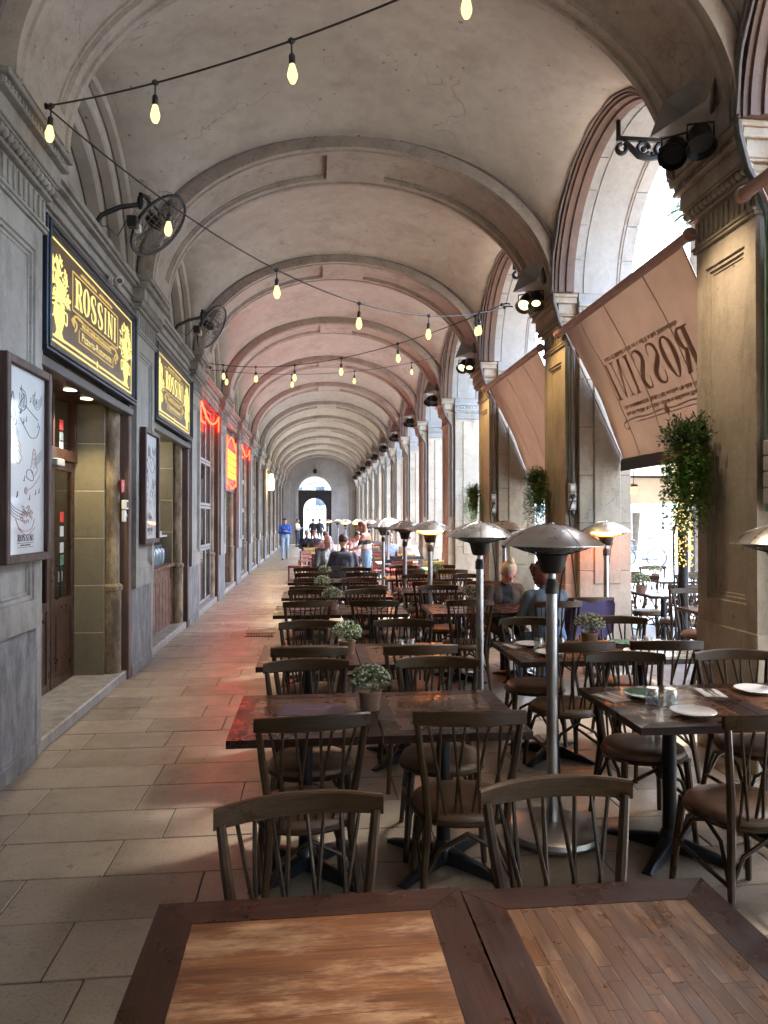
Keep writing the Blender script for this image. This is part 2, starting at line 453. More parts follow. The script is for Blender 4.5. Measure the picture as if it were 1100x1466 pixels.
# ------------------------------------------------------------------ ground and floor
g = MB(); g.box(-400, 400, -300, 500, -.3, -.02); struct(g.build('ground', 'plaza_paving'))
fl = MB(); fl.box(-2.6, 3.72, -7, 47.9, -.018, -.007)
floor = struct(fl.build('floor', 'grout'))
slab_meshes = {}
rest = MB()
pieces = []
row = 0; y = -6.9
while y < 47.5:
    dpt = .385
    x = -2.55 - (rnd.random() * .7)
    while x < 3.70:
        w = rnd.choice((.60, .70, .76, .82, .95))
        a, b = max(x, -2.55), min(x + w, 3.70)
        if 3.70 - b < .12: b = 3.70
        if b - a > .1: pieces.append((a, b, y, y + dpt))
        x = x + w if b < 3.70 else 9
    y += dpt
def slab_view(p):
    a, b, y0, y1 = p
    cy = (y0 + y1) / 2
    if cy < 1.3: return 999
    lx = (a + b) / 2
    if lx / cy < -.46 or lx / cy > .66: return 900
    return cy
pieces.sort(key=slab_view)
J = .0035
for i, (a, b, y0, y1) in enumerate(pieces):
    dz = rnd.uniform(-.0015, .0015)
    if i < 298:
        w = round(b - a, 2); key = w
        if key not in slab_meshes:
            m = MB(); m.box(-w / 2 + J, w / 2 - J, -.385 / 2 + J, .385 / 2 - J, -.016, 0, .003); slab_meshes[key] = m.mesh('slab', 'floor_slab')
        link('slab', slab_meshes[key], floor, ((a + b) / 2, (y0 + y1) / 2, dz))
    else:
        rest.box(a + J, b - J, y0 + J, y1 - J, -.016, dz, .003)
rest.build('slabs_beyond', 'floor_slab', floor, kind='stuff')
gr = MB()
for k in range(9): gr.box(-.95 + k * .042, -.95 + k * .042 + .022, 10.35, 10.62, .002, .008)
gr.box(-.98, -.56, 10.33, 10.345, .002, .009); gr.box(-.98, -.56, 10.625, 10.64, .002, .009)
tag(gr.build('floor_drain', 'black_iron'), 'small dark metal drain grating set in the walkway paving', 'drain')

# ------------------------------------------------------------------ vault, ribs, side arches
def bprof(y, half, rise):
    u = max(-1, min(1, y / half)); return rise * math.sqrt(max(0, 1 - u * u))
hb = BAY / 2 - HALF + .02
for k in range(-3, 12):
    yc = PY[k] + BAY / 2
    rows = []
    for i in range(29):
        ty = -math.cos(math.pi * i / 28) * hb
        r = []
        for j in range(41):
            tx = -math.cos(math.pi * j / 40)
            a = VB * math.sqrt(max(0, 1 - tx * tx)); b = bprof(ty, hb, SB)
            r.append((XC + tx * VA, yc + ty, SP + (a ** 4 + b ** 4) ** .25))
        rows.append(r)
    m = MB(); m.grid(rows); struct(m.build('vault', 'vault_plaster', smooth='all'))

def band_x(mb, prof, a, b, t0, t1, n, cx=0, cz=0, caps=True):
    """sweep profile (y, radial) along an ellipse in the XZ plane"""
    rows = []
    for i in range(n + 1):
        t = t0 + (t1 - t0) * i / n
        rows.append([(cx + (a + r) * math.cos(t), y, cz + (b + r) * math.sin(t)) for y, r in prof])
    mb.grid(rows, True)
    if caps:
        np_ = len(prof)
        o = len(mb.v) - np_ * (n + 1)
        mb.f.append(tuple(o + k for k in range(np_))); mb.m.append(mb.mi)
        mb.f.append(tuple(o + n * np_ + k for k in range(np_))[::-1]); mb.m.append(mb.mi)
def band_y(mb, prof, r0, t0, t1, n, cz=0, cy=0):
    """sweep profile (x, radial) along a circle in the YZ plane"""
    rows = []
    for i in range(n + 1):
        t = t0 + (t1 - t0) * i / n
        rows.append([(x, cy + (r0 + r) * math.cos(t), cz + (r0 + r) * math.sin(t)) for x, r in prof])
    mb.grid(rows, True)
    np_ = len(prof); o = len(mb.v) - np_ * (n + 1)
    mb.f.append(tuple(o + k for k in range(np_))[::-1]); mb.m.append(mb.mi)
    mb.f.append(tuple(o + n * np_ + k for k in range(np_))); mb.m.append(mb.mi)

RA, RB = 2.235, 1.56
rib = thing('transverse_arch', 'moulded stone rib crossing the vault between opposite piers', 'arch', (XC, PY[1], SP), 0, 'ribs across the vault')
H2 = HALF
flat = [(-H2, .2), (-H2, .0), (-H2 + .05, 0), (-H2 + .06, .018), (-H2 + .10, .018), (-H2 + .11, .0), (H2 - .11, 0), (H2 - .10, .018), (H2 - .06, .018), (H2 - .05, 0), (H2, 0), (H2, .2)]
sunk = flat[:6] + [(-H2 + .17, 0), (-H2 + .18, .03), (-H2 + .20, .03), (-H2 + .205, .045), (H2 - .205, .045), (H2 - .20, .03), (H2 - .18, .03), (H2 - .17, 0)] + flat[6:]
m = MB()
tk = R(81)
band_x(m, sunk, RA, RB, 0.12, tk, 26)
band_x(m, sunk, RA, RB, math.pi - tk, math.pi - .12, 26)
band_x(m, flat, RA, RB, tk, math.pi - tk, 6)
band_x(m, flat, RA, RB, .004, .12, 3); band_x(m, flat, RA, RB, math.pi - .12, math.pi - .004, 3)
m.build('rib_band', 'rib_stone', rib, 30)
m = MB()
m.tube([((RA + .15) * math.cos(t), -H2 - .012, (RB + .14) * math.sin(t)) for t in [R(2 + 176 * i / 48) for i in range(49)]], .021, 6)
m.build('conduit', 'conduit_grey', rib, True)
m = MB()
for i in range(15):
    t = R(8 + 164 * i / 14)
    p = Vector(((RA + .15) * math.cos(t), -H2 - .012, (RB + .14) * math.sin(t)))
    m.ell(p, (.028, .028, .028), 6, 4)
m.build('conduit_clips', 'conduit_grey', rib, True, kind='stuff')
for k in range(-3, 13):
    lab = {0: 'moulded stone rib springing from the poster pier over the foreground bay', 1: 'moulded stone rib crossing the vault between the two golden signs', 2: 'moulded stone rib between the second golden sign and the first neon window', 3: 'moulded stone rib crossing beside the glowing neon doorway'}.get(k)
    if k < 0: dup(rib, (XC, PY[k], SP), None, 'moulded stone rib of the vault behind the foreground tables', 'ribs behind the foreground tables')
    elif k == 1: rib['label'] = lab; del rib['group']
    else: dup(rib, (XC, PY[k], SP), None, lab or 'moulded stone rib crossing the vault beyond the neon doorway', None if lab else 'ribs beyond the neon doorway')

# side arches on the open side (right): voussoirs + archivolt + cables
AR = BAY / 2 - HALF            # 1.315
arch = thing('side_arch', 'pale stone side arch opening from the arcade onto the plaza', 'arch', (XR, PY[0] + BAY / 2, SP), 0, 'side arches on the open side')
vp = [(.04, .30), (.04, 0), (.15, 0), (.155, .014), (.175, .014), (.18, 0), (.195, .022), (.565, .022), (.58, 0), (.585, .014), (.605, .014), (.61, 0), (.75, 0), (.75, .30)]
NV = 11
for i in range(NV):
    m = MB(); t0 = math.pi * i / NV + .004; t1 = math.pi * (i + 1) / NV - .004
    band_y(m, vp, AR - .02, t0, t1, 3); m.build('voussoir', 'arch_stone', arch, 30)
m = MB()
band_y(m, [(.06, .28), (.06, .012), (.74, .012), (.74, .28)], AR - .02, 0, math.pi, 30); m.build('arch_core', 'arch_stone', arch, 30)
m = MB()
ap = [(-.16, .12), (-.16, .02), (-.13, .02), (-.12, 0), (-.05, 0), (-.04, -.02), (.05, -.02), (.05, .12)]
band_y(m, ap, AR - .04, 0, math.pi, 36); m.build('archivolt', 'archivolt_brown', arch, 30)
for q, (dx, dr, rr) in enumerate(((-.185, .045, .012), (-.19, .085, .016), (-.185, .125, .010))):
    m = MB(); m.tube([(dx + .006 * math.sin(i * 1.3 + q), (AR - .04 + dr) * math.cos(t), (AR - .04 + dr) * math.sin(t)) for i, t in enumerate([R(1 + 178 * i / 40) for i in range(41)])], rr, 6)
    m.build('cable', 'conduit_grey', arch, True)
# cast-iron bracket under the crown
m = MB()
m.box(.0, .72, -.02, .02, 1.06, 1.10, .004)
def arc(cx, cz, r, a0, a1, n=14): return [(cx + r * math.cos(R(a0 + (a1 - a0) * i / n)), 0, cz + r * math.sin(R(a0 + (a1 - a0) * i / n))) for i in range(n + 1)]
m.tube([(.02, 0, 1.07), (.02, 0, 1.30)], .022, 6); m.tube([(.68, 0, 1.07), (.68, 0, 1.30)], .022, 6)
m.tube(arc(.05, .98, .045, 90, 400) , .022, 6)
m.tube([(.08, 0, 1.05), (.16, 0, .98), (.22, 0, .92), (.32, 0, .90), (.42, 0, .92), (.52, 0, .90), (.62, 0, .96), (.70, 0, 1.05)], .028, 6)
m.tube(arc(.27, .99, .06, 0, 330), .022, 6); m.tube(arc(.45, .99, .06, 0, 330), .022, 6)
m.tube(arc(.60, 1.0, .03, 0, 330), .016, 6)
m.ell((.27, 0, .99), (.03, .018, .03), 8, 6); m.ell((.45, 0, .99), (.03, .018, .03), 8, 6); m.ell((.36, 0, .95), (.022, .018, .022), 8, 6)
brk = m.build('iron_bracket', 'black_iron', arch, True)
for k in range(-3, 12):
    lab = {0: 'pale stone side arch framing sky above the large printed awning', 1: 'pale stone side arch above the smaller brown awning', 2: 'pale stone side arch just past the smaller brown awning'}.get(k)
    if k == 0: arch['label'] = lab; del arch['group']
    elif k < 0: dup(arch, (XR, PY[k] + BAY / 2, SP), None, 'pale stone side arch beside the foreground tables', 'side arches beside the foreground tables')
    else: dup(arch, (XR, PY[k] + BAY / 2, SP), None, lab or 'pale stone side arch farther along the open side', None if lab else 'farther side arches')

# building over the arcade: outer face, roof
m = MB()
for k in range(-3, 12):
    yc = PY[k] + BAY / 2
    pts = [(yc + (AR + .05) * math.cos(math.pi * (1 - i / 24)), SP + (AR + .05) * math.sin(math.pi * (1 - i / 24))) for i in range(25)]
    lo = [(PY[k], SP - .2)] + [(yc - AR - .05, SP - .2)] + pts + [(yc + AR + .05, SP - .2), (PY[k + 1], SP - .2)]
    for (ya, za), (yb, zb) in zip(lo[:-1], lo[1:]):
        if yb - ya > 1e-4: m.add([(XR + .74, ya, za), (XR + .74, yb, zb), (XR + .74, yb, 13), (XR + .74, ya, 13)], [(0, 1, 2, 3)])
struct(m.build('upper_facade', 'arch_stone'))
m = MB(); m.box(-9, XR + .9, -8, 48.6, 6.9, 7.1); m.box(XR + .74, XR + .95, -8, 48.6, 6.4, 6.65, .03)
m.box(-9, XR + .74, -8, 48.6, 12.9, 13.1)
struct(m.build('upper_storey', 'arch_stone'))

# ------------------------------------------------------------------ piers
def capital(parent, sgn, x0, mat, ymin=-HALF, ymax=HALF, dark=True):
    """stepped capital, face at local x0, projecting along sgn towards the arcade axis"""
    m = MB()
    def ring(p, z0, z1, c=.006):
        a, b = x0 - sgn * .12, x0 + sgn * p
        m.box(min(a, b), max(a, b), ymin - p * .5, ymax + p * .5, z0, z1, c)
    ring(.022, 3.72, 3.745); ring(.034, 3.745, 3.765)
    ring(.008, 3.765, 3.96, .002)
    ring(.05, 3.96, 3.985); ring(.085, 4.052, 4.07); ring(.05, 3.985, 4.052, .02)
    ring(.10, 4.07, 4.19); ring(.15, 4.19, 4.215); ring(.13, 4.215, 4.26, .004); ring(.17, 4.26, 4.30)
    cap = m.build('capital', mat, parent)
    fl_ = MB(); n = 11
    for i in range(n):
        yy = ymin + .05 + (ymax - ymin - .1) * i / (n - 1)
        a, b = x0 + sgn * .006, x0 + sgn * .022
        fl_.box(min(a, b), max(a, b), yy - .013, yy + .013, 3.79, 3.945, .005)
    fl_.build('fluting', mat, cap, kind='stuff')
    eg = MB(); n = 15
    for i in range(n):
        yy = ymin - .02 + (ymax - ymin + .04) * i / (n - 1)
        eg.ell((x0 + sgn * .062, yy, 4.018), (.030, .024, .032), 8, 6)
    eg.build('egg_moulding', mat, cap, True, kind='stuff')
    dn = MB(); n = 22
    for i in range(n):
        yy = ymin - .05 + (ymax - ymin + .10) * i / (n - 1)
        a, b = x0 + sgn * .125, x0 + sgn * .142
        dn.box(min(a, b), max(a, b), yy - .012, yy + .012, 4.222, 4.254, .003)
    dn.build('dentils', mat, cap, kind='stuff')
    return cap
def panel_shaft(parent, name, sgn, x0, y0, y1, z0, z1, pz0, pz1, mat, inset=.12):
    """pilaster slab whose face carries a sunk, double-moulded panel"""
    m = MB()
    xb = x0 - sgn * .14
    ys = [y0, y0 + inset, y0 + inset + .02, y0 + inset + .045, y0 + inset + .06]
    def rect(i): return (y0 + i, y1 - i)
    lev = [(0, 0), (inset, 0), (inset + .006, -.014), (inset + .03, -.014), (inset + .036, -.028), (inset + .055, -.028), (inset + .06, -.036)]
    rows = []
    for ins, d in lev:
        if ins == 0: a, b, c, e = y0, y1, z0, z1
        else: a, b, c, e = y0 + ins, y1 - ins, pz0 + ins - inset, pz1 - ins + inset
        x = x0 + sgn * d
        rows.append([(x, a, c), (x, b, c), (x, b, e), (x, a, e)])
    m.grid(rows, True)
    o = len(m.v); m.add(rows[-1], [(0, 1, 2, 3)])
    m.add([(xb, y0, z0), (xb, y1, z0), (xb, y1, z1), (xb, y0, z1)], [(0, 3, 2, 1)])
    m.add([(x0, y0, z0), (x0, y1, z0), (x0, y1, z1), (x0, y0, z1), (xb, y0, z0), (xb, y1, z0), (xb, y1, z1), (xb, y0, z1)],
          [(0, 4, 5, 1), (1, 5, 6, 2), (2, 6, 7, 3), (3, 7, 4, 0)])
    return m.build(name, mat, parent)
def blocks(parent, x0, x1, y0, y1, z0, z1, n, mat, c=.007):
    h = (z1 - z0) / n
    core = MB(); core.box(x0 + .012, x1 - .012, y0 + .012, y1 - .012, z0 + .01, z1 - .01); core.build('core', 'jamb_stone', parent)
    me = MB(); me.box(x0, x1, y0, y1, .002, h - .002, c); me = me.mesh('block', mat)
    for i in range(n): link('block', me, parent, (0, 0, z0 + i * h))

# open side (right): local x = 0 at the inner pilaster face, +x towards the plaza
rp = thing('stone_pier', 'tall stone pier of the open side far along the arcade', 'pier', (XR, PY[3], 0), 0, 'far piers on the open side')
blocks(rp, .13, .75, -HALF, HALF, .0, 3.86, 7, 'pier_stone')
m = MB(); m.box(-.012, .20, -.37, .37, 0, .94, .008); m.build('plinth', 'pier_stone', rp)
panel_shaft(rp, 'pilaster', -1, 0.0, -.36, .36, .94, 3.74, 1.12, 3.56, 'pier_stone')
capital(rp, -1, 0.0, 'pier_stone', -.37, .37)
m = MB(); m.box(.14, .60, -HALF + .01, HALF - .01, 3.86, SP + .1); m.build('pier_head', 'pier_stone', rp)
m = MB()
for z0, z1, p in ((3.86, 3.90, .02), (3.90, 3.99, .008), (3.99, 4.03, .03), (4.03, 4.07, .05), (4.07, 4.14, .035), (4.14, 4.19, .06), (4.19, SP, .0)):
    m.box(.13 - p * .3, .75 + p, -HALF - p, HALF + p, z0, z1, .005 if p else 0)
im = m.build('impost', 'arch_stone', rp)
m = MB()
for i in range(9):
    for sy in (-1, 1): m.ell((.17 + .07 * i, sy * (HALF + .03), 4.105), (.026, .014, .028), 8, 5)
m.build('impost_beads', 'arch_stone', im, True, kind='stuff')
for sy in (-1, 1):
    m = MB(); m.box(.30, .62, min(sy * HALF, sy * (HALF + .018)), max(sy * HALF, sy * (HALF + .018)), .95, 3.80, .01)
    m.build('reveal_panel', 'pier_stone', rp)
m = MB()
for q, (yy, rr) in enumerate(((-.40, .014), (-.43, .018), (-.385, .010))):
    m = MB(); m.tube([(.05 + .02 * q, yy, 1.75), (.05 + .02 * q, yy + .004, 2.6), (.05 + .02 * q, yy - .003, 3.7), (-.10, yy - .02, 3.98), (-.16, yy - .02, 4.2), (-.16, yy, 4.36)], rr, 6)
    m.build('conduit', ('conduit_green', 'conduit_grey', 'conduit_grey')[q], rp, True)
rlabels = {-1: 'stone pier in the foreground bay where the first awning tube ends', 0: 'big stone pier with sunk panel, fern and sockets beside the large printed awning', 1: 'stone pier between the two brown awnings, glowing warm under the lit spotlights', 2: 'stone pier at the far end of the smaller brown awning'}
for k in range(-3, 13):
    if k == 3: continue
    if k in rlabels: dup(rp, (XR, PY[k], 0), label=rlabels[k])
    elif k < 0: dup(rp, (XR, PY[k], 0), None, 'stone pier of the open side behind the foreground tables', 'open-side piers behind the tables')
    else: dup(rp, (XR, PY[k], 0))
# left piers: local x = 0 at shaft face, -x into the building
lp = thing('wall_pier', 'pale stone pier between shop fronts far along the walkway', 'pier', (XL, PY[3], 0), 0, 'far piers on the shop side')
blocks(lp, -.95, -.09, -HALF, HALF, 0, 3.72, 6, 'reveal_stone', .004)
m = MB(); m.box(-.20, -.045, -HALF - .012, HALF + .012, 0, .95, .012); m.build('plinth', 'plinth_stone', lp)
m = MB(); m.box(-.20, -.03, -HALF - .014, HALF + .014, 0, .12, .008); m.build('base_course', 'plinth_stone', lp)
panel_shaft(lp, 'pilaster', 1, 0.0, -HALF + .03, HALF - .03, .95, 3.73, 1.15, 3.55, 'wall_stone')
capital(lp, 1, 0.0, 'wall_stone')
m = MB(); m.box(-.6, -.02, -HALF + .01, HALF - .01, 3.73, SP); m.build('pier_head', 'wall_stone', lp)
# the brown strip pilaster and stained shaft that flank each opening
for sy in (-1, 1):
    m = MB(); yy = sy * (HALF + .055)
    m.box(-.22, -.04, yy - .052, yy + .052, 0, 3.75, .01)
    m.build('edge_strip', 'archivolt_brown' if sy < 0 else 'wall_stone', lp)
    m = MB(); yy = sy * (HALF + .20)
    m.lathe([(.105, 0), (.105, .95), (.12, .96), (.12, 1.0), (.085, 1.03), (.085, 3.72), (.10, 3.75), (.10, 3.88)], 14, (-.20, yy, 0))
    m.build('jamb_shaft', 'jamb_stone', lp, 35)
    rv = MB(); rv.box(-.60, -.235, yy - .13, yy + .13, .004, .481, .004); rv = rv.mesh('block', 'reveal_stone')
    for q in range(8): link('block', rv, lp, (0, 0, .05 + q * .485))
    m = MB(); m.box(-.597, -.238, yy - .1265, yy + .1265, .0, 3.9); m.build('mortar', 'far_plaster', lp)
llabels = {0: 'pale stone pier that carries the big framed menu poster', 1: 'pale stone pier carrying the second framed poster between the two golden signs', 2: 'pale stone pier between the second golden sign and the red neon window'}
for k in range(-2, 13):
    if k == 3: continue
    if k in llabels: dup(lp, (XL, PY[k], 0), label=llabels[k])
    elif k < 0: dup(lp, (XL, PY[k], 0), None, 'pale stone wall pier before the poster pier', 'wall piers before the poster pier')
    else: dup(lp, (XL, PY[k], 0))

# ------------------------------------------------------------------ left wall: entablature, lunettes, sills (one wall bay copied)
wb = thing('wall_bay', 'stone wall bay with ledge and blind lunette arch above a shop front', 'wall', (XL, PY[0] + BAY / 2, 0), 0, 'blind arches above the shop fronts')
m = MB(); L = BAY / 2 - HALF
for z0, z1, p in ((3.90, 3.99, -.05), (3.99, 4.01, -.02), (4.01, 4.09, -.045), (4.09, 4.11, -.012), (4.11, 4.19, -.03), (4.19, 4.22, .02), (4.22, 4.27, .05)):
    m.box(-.40, p, -L - .02, L + .02, z0, z1, .004)
m.build('entablature', 'wall_stone', wb)
m = MB(); m.box(-.50, -.40, -L - .1, L + .1, 3.9, 6.3); m.build('lunette_wall', 'vault_plaster', wb)
for (xa, xb, r0) in ((-.10, .0, 0.0), (-.24, -.10, .13), (-.40, -.24, .25)):
    m = MB(); band_y(m, [(xa, .45), (xa, .02), (xa + .02, 0), (xb - .02, 0), (xb, .02), (xb, .45)], 1.30 - r0, 0, math.pi, 32, SP - .04)
    m.build('lunette_moulding', 'vault_plaster', wb, 30)
m = MB(); m.box(-.62, -.06, -L + .0, L - .0, 0, .10, .012); m.build('sill', 'sill_stone', wb)
for k in range(-2, 12):
    lab = {0: 'stone wall bay with ledge and blind arch above the large golden sign', 1: 'stone wall bay with ledge and blind arch above the second golden sign', 2: 'stone wall bay with blind arch above the first neon window', 3: 'stone wall bay with blind arch above the neon doorway'}.get(k)
    if k == 0: wb['label'] = lab; del wb['group']
    elif k < 0: dup(wb, (XL, PY[k] + BAY / 2, 0), None, 'stone wall bay with blind arch before the poster pier', 'wall bays before the poster pier')
    else: dup(wb, (XL, PY[k] + BAY / 2, 0), None, lab or 'stone wall bay with blind arch beyond the neon doorway', None if lab else 'wall bays beyond the neon doorway')
m = MB(); m.box(-9, -6.5, -8, 48, -.01, 6.5); struct(m.build('inner_wall', 'dark_interior'))
m = MB(); m.box(-9, XR + .75, -7.3, -7.0, -.01, 7); m.box(-9, -2.5, 48.4, 48.6, -.01, 7)
struct(m.build('closing_wall', 'end_stone'))

# ------------------------------------------------------------------ end wall with portal
ew = thing('end_wall', 'grey stone end wall with a tall arched gateway closing the arcade', 'wall', (0, 47.9, 0))
px0, px1, psp = -.98, 1.27, 3.45
pc = (px0 + px1) / 2; pr = (px1 - px0) / 2
m = MB()
top = [(pc + pr * math.cos(math.pi * (1 - i / 20)), psp + pr * math.sin(math.pi * (1 - i / 20))) for i in range(21)]
lo = [(-2.6, 0), (px0, 0)] + [(px0 + 1e-4, psp)] + top[1:-1] + [(px1 - 1e-4, psp), (px1, 0), (3.8, 0)]
for yy in (0, .5):
    for (xa, za), (xb, zb) in zip(lo[:-1], lo[1:]):
        if xb - xa > 5e-3: m.add([(xa, yy, za), (xb, yy, zb), (xb, yy, 7), (xa, yy, 7)], [(0, 1, 2, 3)])
for (xa, za), (xb, zb) in zip(lo[1:-2], lo[2:-1]):
    m.add([(xa, 0, za), (xb, 0, zb), (xb, .5, zb), (xa, .5, za)], [(0, 1, 2, 3)])
m.build('masonry', 'end_stone', ew)
m = MB(); band_x(m, [(-.04, .22), (-.04, .02), (-.02, 0), (.0, 0), (.0, .22)], pr, pr, 0, math.pi, 24, pc, psp)
m.box(px0 - .22, px0, -.04, 0, 0, psp); m.box(px1, px1 + .22, -.04, 0, 0, psp); m.build('portal_surround', 'end_stone', ew, 30)
for xx in (-1.75, 2.7):
    m = MB(); m.box(xx - .2, xx + .2, -.12, .0, 0, 3.7, .02); m.box(xx - .26, xx + .26, -.18, .0, 3.7, 4.2, .02); m.build('pilaster', 'end_stone', ew)
for i in range(7):
    m = MB(); m.box(px1 + .24, 2.48, -.015, 0, .06 + i * .55, .06 + i * .55 + .54, .006); m.build('block', 'end_stone', ew)
    m = MB(); m.box(-1.54, px0 - .24, -.015, 0, .06 + i * .55, .06 + i * .55 + .54, .006); m.build('block', 'end_stone', ew)
gt = thing('iron_gate', 'dark arched gate screen with wrought-iron fanlight in the end wall', 'gate', (pc, 48.1, 0))
ir, isp = .76, 2.35
m = MB()
for sx in (-1, 1): m.box(min(sx * ir, sx * (pr - .004)), max(sx * ir, sx * (pr - .004)), -.04, .04, 0, 3.55)
arcpts = [(ir * math.cos(math.pi * (1 - i / 18)), isp + ir * math.sin(math.pi * (1 - i / 18))) for i in range(19)]
for (xa, za), (xb, zb) in zip(arcpts[:-1], arcpts[1:]):
    m.add([(xa, -.04, za), (xb, -.04, zb), (xb, -.04, 3.55), (xa, -.04, 3.55), (xa, .04, za), (xb, .04, zb), (xb, .04, 3.55), (xa, .04, 3.55)], [(0, 1, 2, 3), (5, 4, 7, 6), (0, 4, 5, 1)])
m.box(-pr + .004, pr - .004, -.05, .05, 3.55, 3.66, .01)
m.build('screen', 'black_metal_sheen', gt)
m = MB()
for i in range(9):
    a = math.pi * (i + .5) / 9
    m.tube([(.18 * math.cos(a), 0, 3.66 + .18 * math.sin(a) * .8), (1.08 * math.cos(a), 0, 3.62 + .96 * math.sin(a))], .014, 5)
    m.tube([(.75 * math.cos(a) + .13 * math.cos(b), 0, 3.64 + .66 * math.sin(a) + .13 * math.sin(b)) for b in [R(30 * q) for q in range(13)]], .014, 5)
    m.tube([(.42 * math.cos(a) + .08 * math.cos(b), 0, 3.66 + .36 * math.sin(a) + .08 * math.sin(b)) for b in [R(40 * q) for q in range(10)]], .012, 5)
m.tube([(.56 * math.cos(R(a)), 0, 3.66 + .5 * math.sin(R(a))) for a in range(0, 181, 12)], .018, 5)
m.build('fanlight_iron', 'black_iron', gt, True)
m = MB()
for i in range(7):
    a = math.pi * (i + .5) / 7
    m.tube([(.12 * math.cos(a), 0, isp + .12 * math.sin(a)), (.74 * math.cos(a), 0, isp + .74 * math.sin(a))], .012, 5)
    m.tube([(.5 * math.cos(a) + .09 * math.cos(b), 0, isp + .5 * math.sin(a) + .09 * math.sin(b)) for b in [R(40 * q) for q in range(10)]], .011, 5)
m.tube([(-.74, 0, isp), (.74, 0, isp)], .025, 6); m.tube([(-.74, 0, isp - .16), (.74, 0, isp - .16)], .018, 6)
for i in range(14): m.tube([(-.70 + .108 * i, 0, isp - .16), (-.70 + .108 * i, 0, isp)], .008, 4)
m.build('overlight_iron', 'black_iron', gt, True)
lt = MB(); lt.lathe([(.0, .34), (.05, .32), (.14, .22), (.15, .2), (.10, 0), (.0, 0)], 6); lt.tube([(0, 0, .34), (0, 0, .5)], .015, 6); lt.tube([(0, 0, .5), (0, .33, .5)], .015, 6)
tag(lt.build('wall_lantern', 'black_iron', None, False, (pc, 47.55, 4.75)), 'dark hanging lantern fixed above the arched gateway', 'lantern')

# ------------------------------------------------------------------ flat lettering helpers
class Flat:
    def __init__(s): s.p = []
    def poly(s, pts): s.p.append([tuple(q) for q in pts]); return s
    def rect(s, u0, v0, u1, v1): return s.poly([(u0, v0), (u1, v0), (u1, v1), (u0, v1)])
    def ribbon(s, pts, ws, closed=False):
        P = [Vector(p) for p in pts]; n = len(P); L_ = []; R_ = []
        ws = ws if isinstance(ws, (list, tuple)) else [ws] * n
        for i in range(n):
            d = (P[(i + 1) % n] - P[i - 1]) if closed else P[min(i + 1, n - 1)] - P[max(i - 1, 0)]
            d = d.normalized() if d.length > 1e-9 else Vector((1, 0)); nn = Vector((-d.y, d.x)) * ws[i] / 2
            L_.append(P[i] + nn); R_.append(P[i] - nn)
        for i in range(n if closed else n - 1):
            j = (i + 1) % n; s.p.append([tuple(L_[i]), tuple(R_[i]), tuple(R_[j]), tuple(L_[j])])
        return s
    def leaf(s, u, v, a, l, w):
        c, n = math.cos(a), math.sin(a)
        return s.poly([(u, v), (u + c * l * .5 - n * w, v + n * l * .5 + c * w), (u + c * l, v + n * l), (u + c * l * .5 + n * w, v + n * l * .5 - c * w)])
    def disc(s, u, v, r, n=10, ry=None):
        return s.poly([(u + r * math.cos(2 * math.pi * i / n), v + (ry or r) * math.sin(2 * math.pi * i / n)) for i in range(n)])
    def build(s, name, mat, parent, fn, d0, d1, kind=None):
        m = MB()
        for q in s.p:
            n = len(q)
            m.add([fn(u, v, d0) for u, v in q] + [fn(u, v, d1) for u, v in q], [tuple(range(n, 2 * n)), tuple(range(n))[::-1]] + [(i, (i + 1) % n, (i + 1) % n + n, i + n) for i in range(n)])
        return m.build(name, mat, parent, kind=kind)
def spline(pts, n=5):
    out = []
    for i in range(len(pts) - 1):
        p0, p1, p2, p3 = (Vector(pts[max(i - 1, 0)]), Vector(pts[i]), Vector(pts[i + 1]), Vector(pts[min(i + 2, len(pts) - 1)]))
        for k in range(n):
            t = k / n
            out.append(.5 * ((2 * p1) + (p2 - p0) * t + (2 * p0 - 5 * p1 + 4 * p2 - p3) * t * t + (3 * p1 - p0 - 3 * p2 + p3) * t ** 3))
    out.append(Vector(pts[-1])); return out
def glyph(F, ch, u0, v0, w, h):
    def T(p): return (u0 + p[0] * w, v0 + p[1] * h)
    def rc(a, b, c, d): F.rect(*T((a, b)), *T((c, d)))
    def rb(pts, ws, closed=False, n=5):
        q = spline(pts, n) if not closed else [Vector(p) for p in pts]
        W_ = []
        for i in range(len(q)):
            t = i / (len(q) - 1) * (len(ws) - 1); k = min(int(t), len(ws) - 2); W_.append((ws[k] + (ws[k + 1] - ws[k]) * (t - k)) * w)
        F.ribbon([T(p) for p in q], W_, closed)
    if ch == 'I':
        rc(.36, .04, .64, .96); rc(.18, 0, .82, .04); rc(.18, .96, .82, 1)
    elif ch == 'N':
        rc(.16, .04, .22, .96); rc(.80, .04, .86, 1); F.poly([T((.05, 1)), T((.30, 1)), T((.86, .0)), T((.72, 0))])
        rc(.02, 0, .36, .04); rc(.66, .96, 1, 1)
    elif ch == 'O':
        n = 22; pts = [(.5 + .36 * math.cos(2 * math.pi * i / n), .5 + .475 * math.sin(2 * math.pi * i / n)) for i in range(n)]
        F.ribbon([T(p) for p in pts], [(.07 + .22 * abs(math.cos(2 * math.pi * i / n)) ** 2) * w for i in range(n)], True)
    elif ch == 'S':
        rb([(.82, .72), (.74, .93), (.48, .98), (.24, .88), (.20, .70), (.40, .56), (.62, .44), (.80, .29), (.74, .10), (.48, .02), (.24, .07), (.16, .30)], [.03, .07, .08, .20, .26, .27, .27, .26, .2, .08, .07, .03])
    elif ch == 'R':
        rc(.14, .04, .40, .96); rc(.0, 0, .54, .04); rc(.0, .96, .45, 1)
        rb([(.40, .975), (.66, .96), (.80, .74), (.66, .53), (.40, .51)], [.06, .1, .27, .1, .06])
        F.poly([T((.48, .52)), T((.70, .52)), T((1.02, .0)), T((.76, .0))])
